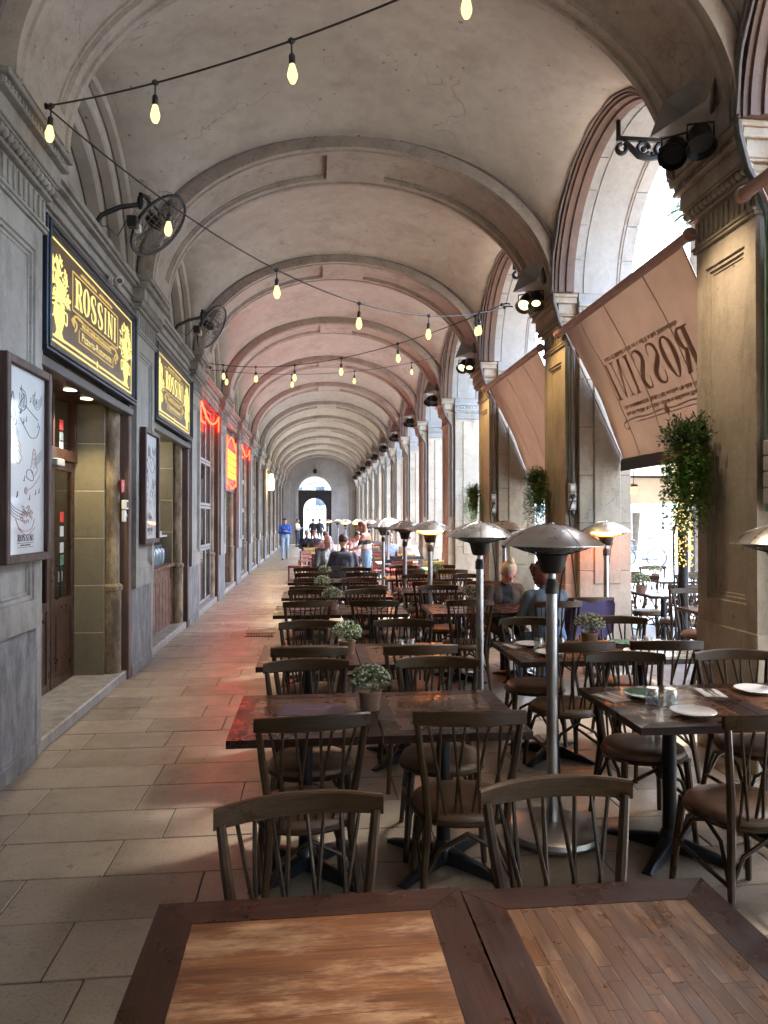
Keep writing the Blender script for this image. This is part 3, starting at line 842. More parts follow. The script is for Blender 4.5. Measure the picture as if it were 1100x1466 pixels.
def letters(txt, u0, v0, w, h, mat, parent, fn, d0, d1, gap=.12):
    ws = {'I': .55, 'R': 1.05}
    k = w / (sum(ws.get(c, 1) for c in txt) + gap * (len(txt) - 1)); u = u0
    for c in txt:
        F = Flat(); glyph(F, c, u, v0, ws.get(c, 1) * k, h); F.build('letter', mat, parent, fn, d0, d1); u += (ws.get(c, 1) + gap) * k
def word(F, txt, u0, v0, w, h, gap=.12):
    ws = {'I': .55, 'R': 1.05}
    tot = sum(ws.get(c, 1) for c in txt) + gap * (len(txt) - 1); k = w / tot; u = u0
    for c in txt:
        glyph(F, c, u, v0, ws.get(c, 1) * k, h); u += (ws.get(c, 1) + gap) * k
def text_mesh(name, txt, mat, parent, fn, size, w=None, d0=0, d1=.003):
    cu = bpy.data.curves.new(name, 'FONT'); cu.body = txt; cu.size = size; cu.align_x = 'CENTER'; cu.resolution_u = 2
    ob = bpy.data.objects.new(name, cu); COL.objects.link(ob); bpy.context.view_layer.update()
    me = bpy.data.meshes.new_from_object(ob.evaluated_get(bpy.context.evaluated_depsgraph_get()))
    bpy.data.objects.remove(ob); bpy.data.curves.remove(cu)
    xs = [v.co.x for v in me.vertices]; sc = 1 if not w else w / max(1e-6, max(xs) - min(xs))
    for v in me.vertices: v.co = fn(v.co.x * sc, v.co.y, d1)
    me.materials.clear(); me.materials.append(MT(mat)); me.name = name
    return link(name, me, parent)
def ticks(F, u0, u1, v, h, seed, gap=.25):
    """run of tiny illegible print"""
    r = random.Random(seed); u = u0
    while u < u1:
        w = h * r.uniform(.25, .6); F.rect(u, v, min(u + w, u1), v + h * r.uniform(.6, 1)); u += w + h * (gap if r.random() > .15 else .8)

# ------------------------------------------------------------------ golden shop signs
def wallmap(x): return lambda u, v, d: (x + d, u, v)
def shop_sign(loc, label, seed):
    t = thing('shop_sign', label, 'sign', loc)
    W2, H = 1.285, .98
    m = MB()
    for i, (ins, dep) in enumerate(((0, .085), (.026, .10), (.05, .075), (.066, .06))):
        a, b, c, e = -W2 + ins, W2 - ins, ins, H - ins; w = .024
        for q in ((a, b, c, c + w), (a, b, e - w, e), (a, a + w, c + w, e - w), (b - w, b, c + w, e - w)):
            m.box(0, dep, q[0], q[1], q[2], q[3], .005)
    m.build('frame', 'sign_frame', t)
    m = MB(); m.box(.0, .05, -W2 + .02, W2 - .02, .02, H - .02); m.build('panel', 'sign_panel', t)
    f = wallmap(0); r = random.Random(seed)
    F = Flat(); u0, u1, v0, v1 = -W2 + .105, W2 - .105, .105, H - .105
    for ins in (0, ):
        F.rect(u0, v0, u1, v0 + .014); F.rect(u0, v1 - .010, u1, v1); F.rect(u1 - .008, v0, u1, v1); F.rect(u0, v0, u0 + .008, v1)
    F.rect(u0 + .30, v0 + .045, -.06, v0 + .062); F.rect(.06, v0 + .045, u1 - .30, v0 + .062)
    F.poly([(-.03, v0 + .054), (0, v0 + .02), (.03, v0 + .054), (0, v0 + .09)])
    F.build('border', 'sign_gold', t, f, .05, .054)
    letters('ROSSINI', -.60, .50, 1.20, .235, 'sign_gold', t, f, .05, .054)
    F = Flat()
    for (a, b, c, e) in ((-.66, .455, .66, .465), (-.66, .765, .66, .775), (-.66, .455, -.652, .775), (.652, .455, .66, .775)): F.rect(a, b, c, e)
    ticks(F, -.45, -.03, .795, .028, seed); ticks(F, .05, .45, .795, .028, seed + 1)
    for s_ in (-1, 1):
        F.ribbon(spline([(s_ * .40, .42), (s_ * .55, .43), (s_ * .62, .40), (s_ * .55, .36), (s_ * .60, .30)]), .02)
        for q in range(5): F.leaf(s_ * .60, .33 + q * .02, R(90 - s_ * (60 + q * 14)), .09, .014)
    F.rect(-.5, .415, .5, .422); F.rect(-.46, .36, .46, .367); F.rect(-.5, .235, .5, .243); F.rect(-.5, .235, -.493, .34); F.rect(.493, .235, .5, .34)
    ticks(F, -.42, .42, .378, .03, seed + 2)
    F.build('scroll_lines', 'sign_gold_soft', t, f, .05, .054)
    text_mesh('subtitle_letters', 'Pizzeria-Ristorante', 'sign_gold', t, lambda u, v, d: f(u, v + .265, .054), .10, .86)
    for s_ in (-1, 1):
        F = Flat(); c = s_ * (W2 - .33)
        F.poly([(c - .09, v0 + .06), (c + .09, v0 + .06), (c + .05, v0 + .10), (c - .05, v0 + .10)])
        F.poly([(c - .05, v0 + .10), (c + .05, v0 + .10), (c + .12, v0 + .22), (c + .10, v0 + .30), (c - .10, v0 + .30), (c - .12, v0 + .22)])
        F.rect(c - .13, v0 + .04, c + .13, v0 + .055)
        for e in (-1, 1): F.ribbon(spline([(c + e * .11, v0 + .28), (c + e * .17, v0 + .27), (c + e * .165, v0 + .19), (c + e * .115, v0 + .20)]), .014)
        for i in range(230):
            a = r.uniform(10, 170); rr = r.uniform(.02, .36); hh = v0 + .30
            uu = c + rr * math.cos(R(a)) * .62; vv = hh + rr * math.sin(R(a))
            F.leaf(uu, vv, R(a + r.uniform(-70, 70)), r.uniform(.03, .08), r.uniform(.005, .013))
        F.build('vase_ornament', 'sign_gold', t, f, .05, .054)
    return t
BC = {k: PY[k] + BAY / 2 for k in range(-3, 12)}
shop_sign((XL - .07, BC[0], 2.92), 'large golden backlit shop sign above the wooden door with the menu poster', 3)
shop_sign((XL - .07, BC[1], 2.92), 'second golden backlit shop sign above the open counter', 11)

# ------------------------------------------------------------------ shop fronts
def room(t, depth, mat, L_=1.2, h=3.4):
    m = MB(); x0 = -.55
    m.add([(x0, -L_, .0), (x0, L_, .0), (x0 - depth, L_, .0), (x0 - depth, -L_, .0), (x0, -L_, h), (x0, L_, h), (x0 - depth, L_, h), (x0 - depth, -L_, h)],
          [(0, 1, 2, 3), (4, 7, 6, 5), (2, 6, 7, 3), (0, 3, 7, 4), (1, 5, 6, 2)])
    return m.build('interior', mat, t)
def glazed_leaf(t, y0, y1, z0, z1, kick, x=-.55, wood_='door_wood', st=.085, name='door'):
    m = MB()
    m.box(x - .025, x + .025, y0, y0 + st, z0, z1, .005); m.box(x - .025, x + .025, y1 - st, y1, z0, z1, .005)
    for a, b in ((z0, z0 + st), (z1 - st, z1)): m.box(x - .024, x + .024, y0 + st, y1 - st, a, b, .004)
    if kick:
        m.box(x - .024, x + .024, y0 + st, y1 - st, kick - .05, kick + .05, .004)
    d = m.build(name, wood_, t)
    if kick:
        m = MB(); m.box(x - .012, x + .012, y0 + st, y1 - st, z0 + st, kick - .05)
        m.box(x + .012, x + .022, y0 + st + .06, y1 - st - .06, z0 + st + .06, kick - .11, .006); m.build('panel', wood_, d)
    m = MB(); m.box(x - .004, x + .004, y0 + st, y1 - st, (kick + .05) if kick else z0 + st, z1 - st); m.build('pane', 'pane_glass', d)
    return d
# bay 0: wooden doors
sf = thing('shop_entrance', 'dark wooden glazed shop doors under the large golden sign', 'shop front', (XL, BC[0], 0))
for y0, y1 in ((-1.0, -.36), (-.34, .32), (.34, .98)):
    d = glazed_leaf(sf, y0, y1, .10, 2.26, .88)
    if y0 > -.4:
        m = MB(); m.tube([(-.50, y0 + .05, .95), (-.46, y0 + .05, .97), (-.46, y0 + .05, 1.25), (-.50, y0 + .05, 1.27)], .012, 8); m.build('handle', 'black_iron', d, True)
m = MB(); m.box(-.60, -.50, -1.0, 1.0, 2.27, 2.38, .006)
for yy in (-1.0, -.35, .33, .96): m.box(-.595, -.505, yy - .02, yy + .03, 2.38, 2.9, .005)
m.build('transom', 'door_wood', sf)
m = MB(); m.box(-.555, -.545, -.98, .96, 2.38, 2.9); m.build('pane', 'pane_glass', sf)
m = MB(); m.box(-.62, -.09, -1.31, 1.31, 2.88, 2.92); sof = m.build('soffit', 'door_wood', sf)
for q, (yy, xx) in enumerate(((.15, -.30), (.62, -.30), (-.5, -.30))):
    m = MB(); m.lathe([(.0, 0), (.042, 0)], 14, (xx, yy, 2.876)); m.lathe([(.042, 0), (.058, .0), (.058, .006)], 14, (xx, yy, 2.872)); dl = m.build('downlight', 'downlight_glow', sof)
lamp('downlight_lamp', 'SPOT', (-.30, .45, 2.86), 130 * EM, (1, .82, .5), sf, spot_size=R(110), spot_blend=.6, shadow_soft_size=.05)
m = MB(); m.box(-.12, -.02, -1.30, 1.30, 2.80, 2.885, .01); m.build('shutter_box', 'black_metal_sheen', sf)
m = MB(); m.box(-.52, -.46, .30, .50, 2.20, 2.27, .008); m.build('door_closer', 'grey_plastic', sf)
m = MB(); m.box(-.52, -.508, .42, .43, 1.0, 1.01)
stk = [('red_sticker', .66, 1.72), ('poster_paper', .66, 1.58), ('poster_paper', .66, 1.42), ('green_china', .67, 1.30), ('poster_paper', .63, 1.14), ('red_sticker', .64, 2.62), ('blue_bottle', .64, 2.5), ('poster_paper', .64, 2.42), ('poster_paper', -.02, 2.6)]
for mt, yy, zz in stk:
    m = MB(); m.box(-.545, -.541, yy - .05, yy + .05, zz - .05, zz + .05, .001); m.build('sticker', mt, sf)
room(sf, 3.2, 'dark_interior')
m = MB()
for zz in (1.0, 1.5, 2.0): m.box(-3.7, -3.4, -1.1, 1.1, zz, zz + .04)
sh = m.build('shelf', 'counter_wood', sf)
for i in range(30):
    zz = (1.04, 1.54, 2.04)[i % 3]; m = MB(); m.lathe([(.0, 0), (.04, 0), (.042, .16), (.015, .22), (.015, .28), (0, .28)], 8, (-3.5, -1.0 + (i // 3) * .21, zz))
    m.build('bottle', ('green_china', 'shop_lamp', 'counter_wood', 'red_sticker', 'blue_bottle')[(i * 7) % 5], sf, True)  # glow put into some bottles by the lamp material; they are no lamps
m = MB()
for yy in (-.6, .2, .8): m.ell((-2.2, yy, 2.2), (.09, .09, .10), 10, 6)
m.build('pendant_lamps', 'shop_lamp', sf, True)
lamp('shop_lamp', 'POINT', (-2.0, .3, 2.5), 60 * EM, (1, .7, .35), sf, shadow_soft_size=.2)
# stickers and switch on the stained jamb
sk = MB(); sk.box(0, .006, -.055, .055, 0, .13, .001)
o = sk.build('warning_sticker', 'red_sticker', None, loc=(XL - .085, PY[1] - HALF - .20, 1.98)); tag(o, 'small red warning sticker on the stained jamb beside the wooden door', 'sticker')
F = Flat(); F.disc(0, .08, .022); F.rect(-.008, .03, .008, .07); F.rect(-.03, .02, .03, .03); F.build('pictogram', 'poster_paper', o, wallmap(0), .006, .008)
bx = MB(); bx.box(0, .05, -.05, .05, 0, .10, .008); bx.box(0, .03, -.04, .04, -.13, -.005, .006)
o = bx.build('switch_box', 'white_plastic', None, loc=(XL - .085, PY[1] - HALF - .20, 1.80)); tag(o, 'cream electrical switch box below the red sticker', 'switch box')
m = MB(); m.tube([(.02, .04, -.02), (.03, .12, -.10), (.02, .16, -.02), (.02, .13, .06)], .004, 5); m.build('wire', 'white_plastic', o, True)
m = MB(); m.box(.05, .054, -.03, -.005, .02, .08); m.box(.05, .054, .005, .03, .02, .08); m.build('socket', 'black_plastic', o)

# bay 1: open counter
sc_ = thing('shop_counter', 'open shop counter with panelled wooden front and jars', 'counter', (XL, BC[1], 0))
m = MB(); m.box(-0.46, -0.26, -1.0, 1.0, .10, .98, .006)
m.build('counter_front', 'counter_wood', sc_)
for i in range(9):
    m = MB(); m.box(-0.26, -0.245, -.98 + i * .22, -.98 + i * .22 + .205, .14, .80, .004); m.build('plank', 'counter_wood', sc_)
m = MB(); m.box(-0.62, -0.2, -1.02, 1.02, .98, 1.03, .008); m.build('counter_top', 'counter_wood', sc_)
m = MB(); m.box(-0.56, -0.31, -.2, 1.0, 1.43, 1.46, .004); m.build('shelf', 'white_china', sc_)
for i in range(4):
    m = MB(); m.lathe([(.0, 0), (.085, 0), (.10, .06), (.10, .2), (.055, .26), (.06, .29), (0, .29)], 14, (-.42, .2 + i * .22, 1.03)); m.build('jar', 'blue_bottle', sc_, True)
m = MB()
for i in range(3): m.box(-0.54, -0.32, .25 + i * .012, .65 - i * .01, 1.46 + i * .022, 1.48 + i * .022, .003)
m.build('paper_stack', 'white_china', sc_)
m = MB(); m.box(-0.38, -0.35, .30, .70, 1.55, 1.95, .008); m.build('screen', 'black_metal_sheen', sc_)
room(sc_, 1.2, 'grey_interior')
m = MB(); m.box(-.62, -.09, -1.31, 1.31, 2.88, 2.92); m.build('soffit', 'sign_frame', sc_)
m = MB(); m.box(-.12, -.02, -1.30, 1.30, 2.80, 2.885, .01); m.build('shutter_box', 'black_metal_sheen', sc_)
lamp('counter_lamp', 'POINT', (-.9, .2, 2.6), 40 * EM, (1, .85, .6), sc_, shadow_soft_size=.15)

# bays 2..4: windows and door with red neon; others grey glazing
def mullioned(t, frame, back):
    for y0, y1 in ((-1.0, -.34), (-.33, .33), (.34, 1.0)):
        for z0, z1 in ((.12, 1.15), (1.16, 1.95), (1.96, 2.80), (2.81, 3.85)):
            glazed_leaf(t, y0, y1, z0, z1, 0, -.19, frame, .05, 'window')
    m = MB(); m.box(-1.6, -1.5, -1.3, 1.3, .0, 3.9); m.box(-1.5, -.52, 1.0, 1.3, 0, 3.9); m.box(-1.5, -.52, -1.3, -1.0, 0, 3.9); m.box(-1.5, -.5, -1.0, 1.0, 3.86, 3.9); m.build('interior', back, t)
def neon_tube(t, pts, mat='neon_red', r=.017, name='neon_tube'):
    m = MB(); m.tube(pts, r, 6); return m.build(name, mat, t, True)
def swag(z, sag, n=14, y0=-1.15, y1=1.15): return [(-.03, y0 + (y1 - y0) * i / n, z - sag * (1 - (2 * i / n - 1) ** 2)) for i in range(n + 1)]
for k, lab in ((2, 'tall gridded shop window with red neon swags, next to the second golden sign'), (4, 'gridded shop window with red neon swags beyond the neon doorway')):
    t = thing('shop_window', lab, 'shop window', (XL, BC[k], 0)); mullioned(t, 'grey_frame', 'red_curtain' if k == 4 else 'grey_interior')
    if k == 2:
        for i in range(5):
            m = MB(); m.lathe([(.0, 0), (.07, 0), (.09, .12), (.05, .2), (0, .2)], 10, (-.8, -.8 + i * .35, 1.16)); m.build('jar', ('counter_wood', 'blue_bottle', 'red_sticker')[i % 3], t, True)
    ns = thing('neon_garland', 'red neon garland glowing across the top of the ' + ('first' if k == 2 else 'farther') + ' gridded shop window', 'neon light', (XL, BC[k], 0))
    neon_tube(ns, swag(3.78, .26)); neon_tube(ns, [(-.03, -1.15, 3.42), (-.03, -.75, 3.42)])
    neon_tube(ns, [(-.03, -1.15, 3.80), (-.03, -1.15, 3.42)], r=.012); neon_tube(ns, [(-.03, 1.15, 3.80), (-.03, 1.15, 3.5)], r=.012)
    m = MB(); m.tube([(-.05, -1.2, 3.82), (-.05, 1.2, 3.82)], .012, 5)
    for yy in (-1.1, 0, 1.1): m.tube([(-.05, yy, 3.82), (-.05, yy, 3.89)], .008, 5)
    m.build('hanging_rail', 'black_iron', ns, True)
t = thing('shop_doorway', 'doorway with red curtain-dark interior behind the glowing neon sign', 'shop front', (XL, BC[3], 0))
for y0, y1 in ((-.98, -.01), (.01, .98)): glazed_leaf(t, y0, y1, .12, 2.5, .8)
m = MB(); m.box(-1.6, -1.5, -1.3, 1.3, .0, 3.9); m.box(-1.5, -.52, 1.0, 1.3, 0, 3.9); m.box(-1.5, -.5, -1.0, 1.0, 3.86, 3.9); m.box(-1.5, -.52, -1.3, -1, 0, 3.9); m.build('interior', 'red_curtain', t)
ns = thing('neon_sign', 'bright red and yellow neon sign hanging in the doorway between gridded windows', 'neon sign', (XL, BC[3], 0))
m = MB(); m.box(-.10, -.07, -.95, .95, 2.35, 3.75, .006); m.build('backing', 'black_plastic', ns)
neon_tube(ns, [(-.03, -.8 + 1.6 * i / 12, 3.42 + .22 * math.sin(math.pi * i / 12)) for i in range(13)])
for r_ in range(4):
    z = 3.30 - r_ * .17
    for q in range(6):
        y0 = -.78 + q * .27
        neon_tube(ns, [(-.03, y0, z), (-.03, y0, z - .12), (-.03, y0 + .09, z - .06 * (q % 2)), (-.03, y0 + .18, z - .12), (-.03, y0 + .18, z)], 'neon_hot', .014)
neon_tube(ns, [(-.03, -.8 + 1.6 * i / 12, 2.56 - .12 * math.sin(math.pi * i / 12)) for i in range(13)])
neon_tube(ns, [(-.03, -.88, 3.6), (-.03, -.88, 2.5)], r=.012); neon_tube(ns, [(-.03, .88, 3.6), (-.03, .88, 2.5)], r=.012)
gw = thing('shop_window', 'plain grey-framed shop window farther along the walkway', 'shop window', (XL, BC[5], 0), 0, 'plain shop windows'); mullioned(gw, 'grey_frame', 'grey_interior')
for k in (-2, -1, 6, 7, 8, 9, 10, 11): dup(gw, (XL, BC[k], 0))

# far warm wall lamp
wlm = thing('wall_lamp', 'glowing warm wall lamp on a far pier of the shop side', 'lamp', (XL, PY[7], 3.25))
m = MB(); m.lathe([(.0, -.35), (.10, -.35), (.12, .0), (.08, .28), (0, .32)], 10, (.18, 0, 0)); m.build('globe', 'wall_lamp_glow', wlm, True)
m = MB(); m.tube([(0, 0, .4), (.18, 0, .42), (.18, 0, .32)], .02, 6); m.build('arm', 'black_iron', wlm, True)

# ------------------------------------------------------------------ framed posters
def poster(loc, label, seed):
    t = thing('menu_poster', label, 'poster', loc); r = random.Random(seed)
    Wd, H, f = .73, 1.30, .055
    m = MB(); m.box(0, .065, -Wd / 2, -Wd / 2 + f, 0, H, .006); m.box(0, .065, Wd / 2 - f, Wd / 2, 0, H, .006); m.box(.0, .063, -Wd / 2 + f, Wd / 2 - f, 0, f, .006); m.box(.0, .063, -Wd / 2 + f, Wd / 2 - f, H - f, H, .006)
    m.build('frame', 'board_frame', t)
    m = MB(); m.box(.0, .03, -Wd / 2 + f, Wd / 2 - f, f, H - f); m.build('paper', 'poster_paper', t)
    F = Flat(); word(F, 'ROSSINI', -.13, .135, .26, .045); F.rect(-.13, .122, .13, .126); F.rect(-.13, .095, .13, .098); ticks(F, -.08, .08, .106, .010, seed)
    F.build('title_print', 'poster_ink', t, wallmap(0), .03, .032, 'stuff')
    F = Flat(); w = .0045
    # treble clef, staff lines, notes
    F.ribbon(spline([(-.22, .93), (-.19, .99), (-.21, 1.08), (-.235, 1.02), (-.25, .95), (-.20, .90), (-.17, .95), (-.20, .98)]), w)
    for q in range(4):
        F.ribbon(spline([(-.26, .80 + q * .016), (-.18, .83 + q * .016), (-.12, .78 + q * .016)]), .0025)
        F.ribbon(spline([(.10, 1.06 + q * .018), (.18, 1.02 + q * .018), (.27, 1.08 + q * .018)]), .0025)
        F.ribbon(spline([(-.27, .36 + q * .02), (-.2, .30 + q * .02), (-.03, .26 + q * .02)]), .0025)
        F.ribbon(spline([(.12, .62 + q * .018), (.2, .66 + q * .018), (.27, .70 + q * .018)]), .0025)
    for i in range(16):
        u, v = r.uniform(-.22, .24), r.choice((r.uniform(.88, 1.12), r.uniform(.4, .55)))
        F.disc(u, v, .008, 8, .006); F.rect(u + .005, v, u + .008, v + .03)
    # hands, forks and dishes in line
    F.ribbon(spline([(-.03, 1.08), (-.10, 1.12), (-.02, 1.10), (.0, 1.02), (-.06, .98), (-.12, 1.0), (-.03, 1.08)]), w)
    for q in range(4): F.ribbon(spline([(-.11 + q * .025, 1.09), (-.10 + q * .025, 1.04), (-.09 + q * .022, 1.0)]), .003)
    F.ribbon(spline([(-.02, 1.02), (.10, .98), (.20, .95)]), w)
    F.ribbon(spline([(-.10, .93), (.0, .86), (.08, .82), (.18, .84), (.23, .92)]), w)
    F.ribbon(spline([(.0, .56), (.05, .54), (.12, .54), (.10, .60), (.02, .60), (.0, .56)]), w)
    F.build('line_drawing', 'poster_ink', t, wallmap(0), .03, .032)
    F = Flat()
    for cu, cv, n in ((-.13, .72, 3), (.13, .66, 4)):
        for q in range(n):
            F.ribbon(spline([(cu - .06 + q * .012, cv - .04 + q * .03), (cu, cv + .03 * q), (cu + .06 - q * .008, cv - .04 + q * .032)]), .006)
        F.ribbon(spline([(cu - .06, cv - .05), (cu, cv - .09), (cu + .06, cv - .05)]), .006)
    for i in range(26):
        a = r.uniform(0, 6.28); rr = r.uniform(0, .10); u, v = -.02 + rr * math.cos(a), .31 + rr * .55 * math.sin(a)
        F.ribbon(spline([(u, v), (u + .02, v + .012), (u + .04, v), (u + .025, v - .012)]), .0035)
    F.ribbon(spline([(-.16, .28), (-.10, .22), (0, .20), (.10, .22), (.14, .28)]), .006); F.ribbon(spline([(-.12, .22), (.02, .175), (.16, .23)]), .004)
    F.ribbon(spline([(.02, .47), (.12, .50), (.24, .58)]), .005); F.disc(.0, .465, .025, 10)
    F.build('dish_drawing', 'poster_pink', t, wallmap(0), .03, .0325)
    m = MB(); m.box(.045, .048, -Wd / 2 + f, Wd / 2 - f, f, H - f); m.build('glazing', 'poster_glass', t)
    return t
poster((XL + .005, 4.82, 1.42), 'large framed food poster on the pier before the wooden door', 5)
poster((XL + .005, 8.36, 1.42), 'second framed food poster on the pier beside the open counter', 9)

# ------------------------------------------------------------------ wall fans and cameras
def fan(loc, label, face):
    t = thing('wall_fan', label, 'fan', loc)
    # frame: pivot at origin on ledge; ring centre at c, axis n
    c = Vector((.44, .12, .22)); n = Vector(face).normalized(); u, w = basis(n)
    def P(r, a, d=0): return c + (u * math.cos(a) + w * math.sin(a)) * r + n * d
    m = MB(); m.tube([(.0, -.36, .02), (.05, -.36, .10), (.20, -.33, .19), (.34, -.28, .24)], .022, 8); m.ell((.36, -.27, .27), (.03, .03, .07), 8, 6); m.build('wall_arm', 'black_iron', t, True)
    m = MB()
    m.tube([(.36, -.27, .34), (.40, -.12, .38), tuple(P(.0, 0, -.14) + Vector((0, -.0, .12))), tuple(P(0, 0, -.12))], .018, 8)
    m.tube([(.36, -.24, .36), (.42, -.08, .34), tuple(P(.30, R(20), -.04))], .012, 6); m.build('tilting_arm', 'black_iron', t, True)
    m = MB(); m.tube([P(.33, R(10 * i)) for i in range(36)], .014, 6, True); m.build('outer_ring', 'black_iron', t, True)
    m = MB()
    for r_ in (.08, .16, .24, .31): m.tube([P(r_, R(15 * i), .07 - .14 * (r_ / .33) ** 2 * .5) for i in range(24)], .0035, 4, True)
    for r_ in (.12, .22, .31): m.tube([P(r_, R(15 * i), -.09) for i in range(24)], .0035, 4, True)
    for i in range(30):
        a = R(12 * i); m.tube([P(.03, a, .08), P(.17, a, .06), P(.31, a, .0), P(.31, a, -.09), P(.06, a, -.11)], .0028, 4)
    m.build('cage', 'conduit_grey', t)
    m = MB()
    for i in range(3):
        rows = []
        for q in range(6):
            rr = .05 + q * .045; sp = R(10 + 42 * math.sin(math.pi * (q + 1) / 7)); a = R(120 * i)
            rows.append([P(rr, a - sp / 2, .03), P(rr, a, .0), P(rr, a + sp / 2, -.035)])
        m.grid(rows)
    m.build('blades', 'smoke_glass', t, True)
    m = MB(); m.tube([P(0, 0, -.13), P(0, 0, -.02), P(0, 0, .05)], [.055, .06, .03], 12); m.build('motor', 'black_plastic', t, True)
    b0 = P(.40, R(200)); m = MB(); m.box(b0.x - .045, b0.x + .045, b0.y - .045, b0.y + .045, b0.z - .07, b0.z + .03, .008); bb = m.build('mist_pump', 'black_plastic', t)
    m = MB(); m.box(b0.x + .0, b0.x + .055, b0.y + .046, b0.y + .10, b0.z - .08, b0.z - .01, .008); m.build('reservoir', 'white_plastic', bb)
    m = MB(); m.tube([(b0.x - .04, b0.y, b0.z + .02), (.12, -.1, .02), (.06, -.22, .06), (.0, -.30, .03)], .005, 5); m.build('cable', 'rubber', t, True)
    return t
fan((XL + .0, 6.75, 4.27), 'black caged wall fan above the large golden sign', (.72, -.12, -.68))
fan((XL + .0, 6.75 + BAY, 4.27), 'black caged wall fan above the second golden sign', (.82, -.20, -.50))
def cctv(loc, label):
    t = thing('security_camera', label, 'camera', loc)
    m = MB(); m.tube([(0, 0, 0), (.03, 0, 0)], .035, 12); m.tube([(.03, 0, 0), (.06, .0, .0)], .012, 8); m.build('mount', 'white_plastic', t, 30)
    m = MB(); m.tube([(.055, .04, .01), (.11, -.07, -.02)], .035, 12); m.build('housing', 'white_plastic', t, 30)
    m = MB(); m.tube([(.111, -.071, -.0205), (.113, -.076, -.022)], .027, 12); m.build('lens', 'black_plastic', t, 30)
cctv((XL - .02, 6.9, 3.96), 'white bullet security camera on the ledge over the large golden sign')
cctv((XL + .17, 11.45, 4.12), 'white bullet security camera beside the far wall fan')

# ------------------------------------------------------------------ festoon lights
BM = MB(); BM.lathe([(.0, -.135), (.016, -.130), (.027, -.105), (.029, -.085), (.022, -.055), (.015, -.03), (.013, -.015)], 10); bulb_me = BM.mesh('bulb', 'bulb_glow', True)
SM = MB(); SM.lathe([(.016, -.03), (.018, -.025), (.018, .02), (.008, .035), (.0, .035)], 10); SM.tube([(0, 0, .03), (0, 0, .10)], .005, 5); SM.ell((0, 0, .105), (.022, .016, .018), 8, 5); sock_me = SM.mesh('socket', 'bulb_socket', True)
def px(x, y, zc):
    """world point seen at photo pixel (x, y) at camera depth zc"""
    th, ph = R(5.77), R(.57)
    cx = (x - 550) / 1010 * zc; cy = -(y - 733) / 1010 * zc
    f = Vector((math.sin(th) * math.cos(ph), math.cos(th) * math.cos(ph), math.sin(ph))); r = Vector((math.cos(th), -math.sin(th), 0)); up = r.cross(f)
    return Vector((0, 0, 1.70)) + f * zc + r * cx + up * cy
def strand(label, p0, p1, sag, ts, group=None):
    p0, p1 = Vector(p0), Vector(p1)
    def at(t): return p0.lerp(p1, t) - Vector((0, 0, sag * 4 * t * (1 - t)))
    t_ = thing('festoon_light', label, 'string light', p0)
    m = MB(); m.tube([at(i / 24) - p0 for i in range(25)], .0058, 5); m.build('cord', 'bulb_socket', t_, True)
    for e in (p0, p1):
        sx = -1 if e.x < XC else 1; m = MB(); m.tube([e - p0, e - p0 + Vector((sx * .05, 0, .015)), e - p0 + Vector((sx * .10, 0, .01))], .008, 6); m.ell(e - p0, (.02, .02, .02), 8, 5); m.build('hook', 'black_iron', t_, True)
    for t in ts:
        q = at(t) - p0 - Vector((0, 0, .105))
        s_ = link('socket', sock_me, t_, q); s_.rotation_euler = (rnd.uniform(-.05, .05), rnd.uniform(-.05, .05), 0)
        b_ = link('bulb', bulb_me, s_)
A0 = px(66, 152, 4.56); RB1 = px(722, 440, 7.9); LC = px(300, 520, 11.9); RC = px(665, 500, 14.6)
B0 = px(560, 2, 3.95); B0b = px(820, -115, 3.3)
strand('string of light bulbs slung from the poster pier over the foreground', A0, B0b, .12, (0.012, .266, .548, .845))
strand('string of light bulbs from the poster pier across to the warm-lit spotlight pier', A0, RB1, .55, (.175, .37, .555, .745, .91))
strand('string of light bulbs crossing back from the spotlight pier to the neon windows', RB1 + Vector((0, .1, .06)), LC, .30, (.06, .27, .45, .62, .78, .93))
strand('string of light bulbs crossing the vault beyond the neon windows', LC + Vector((0, .3, -.05)), RC, .25, (.05, .28, .52, .76))

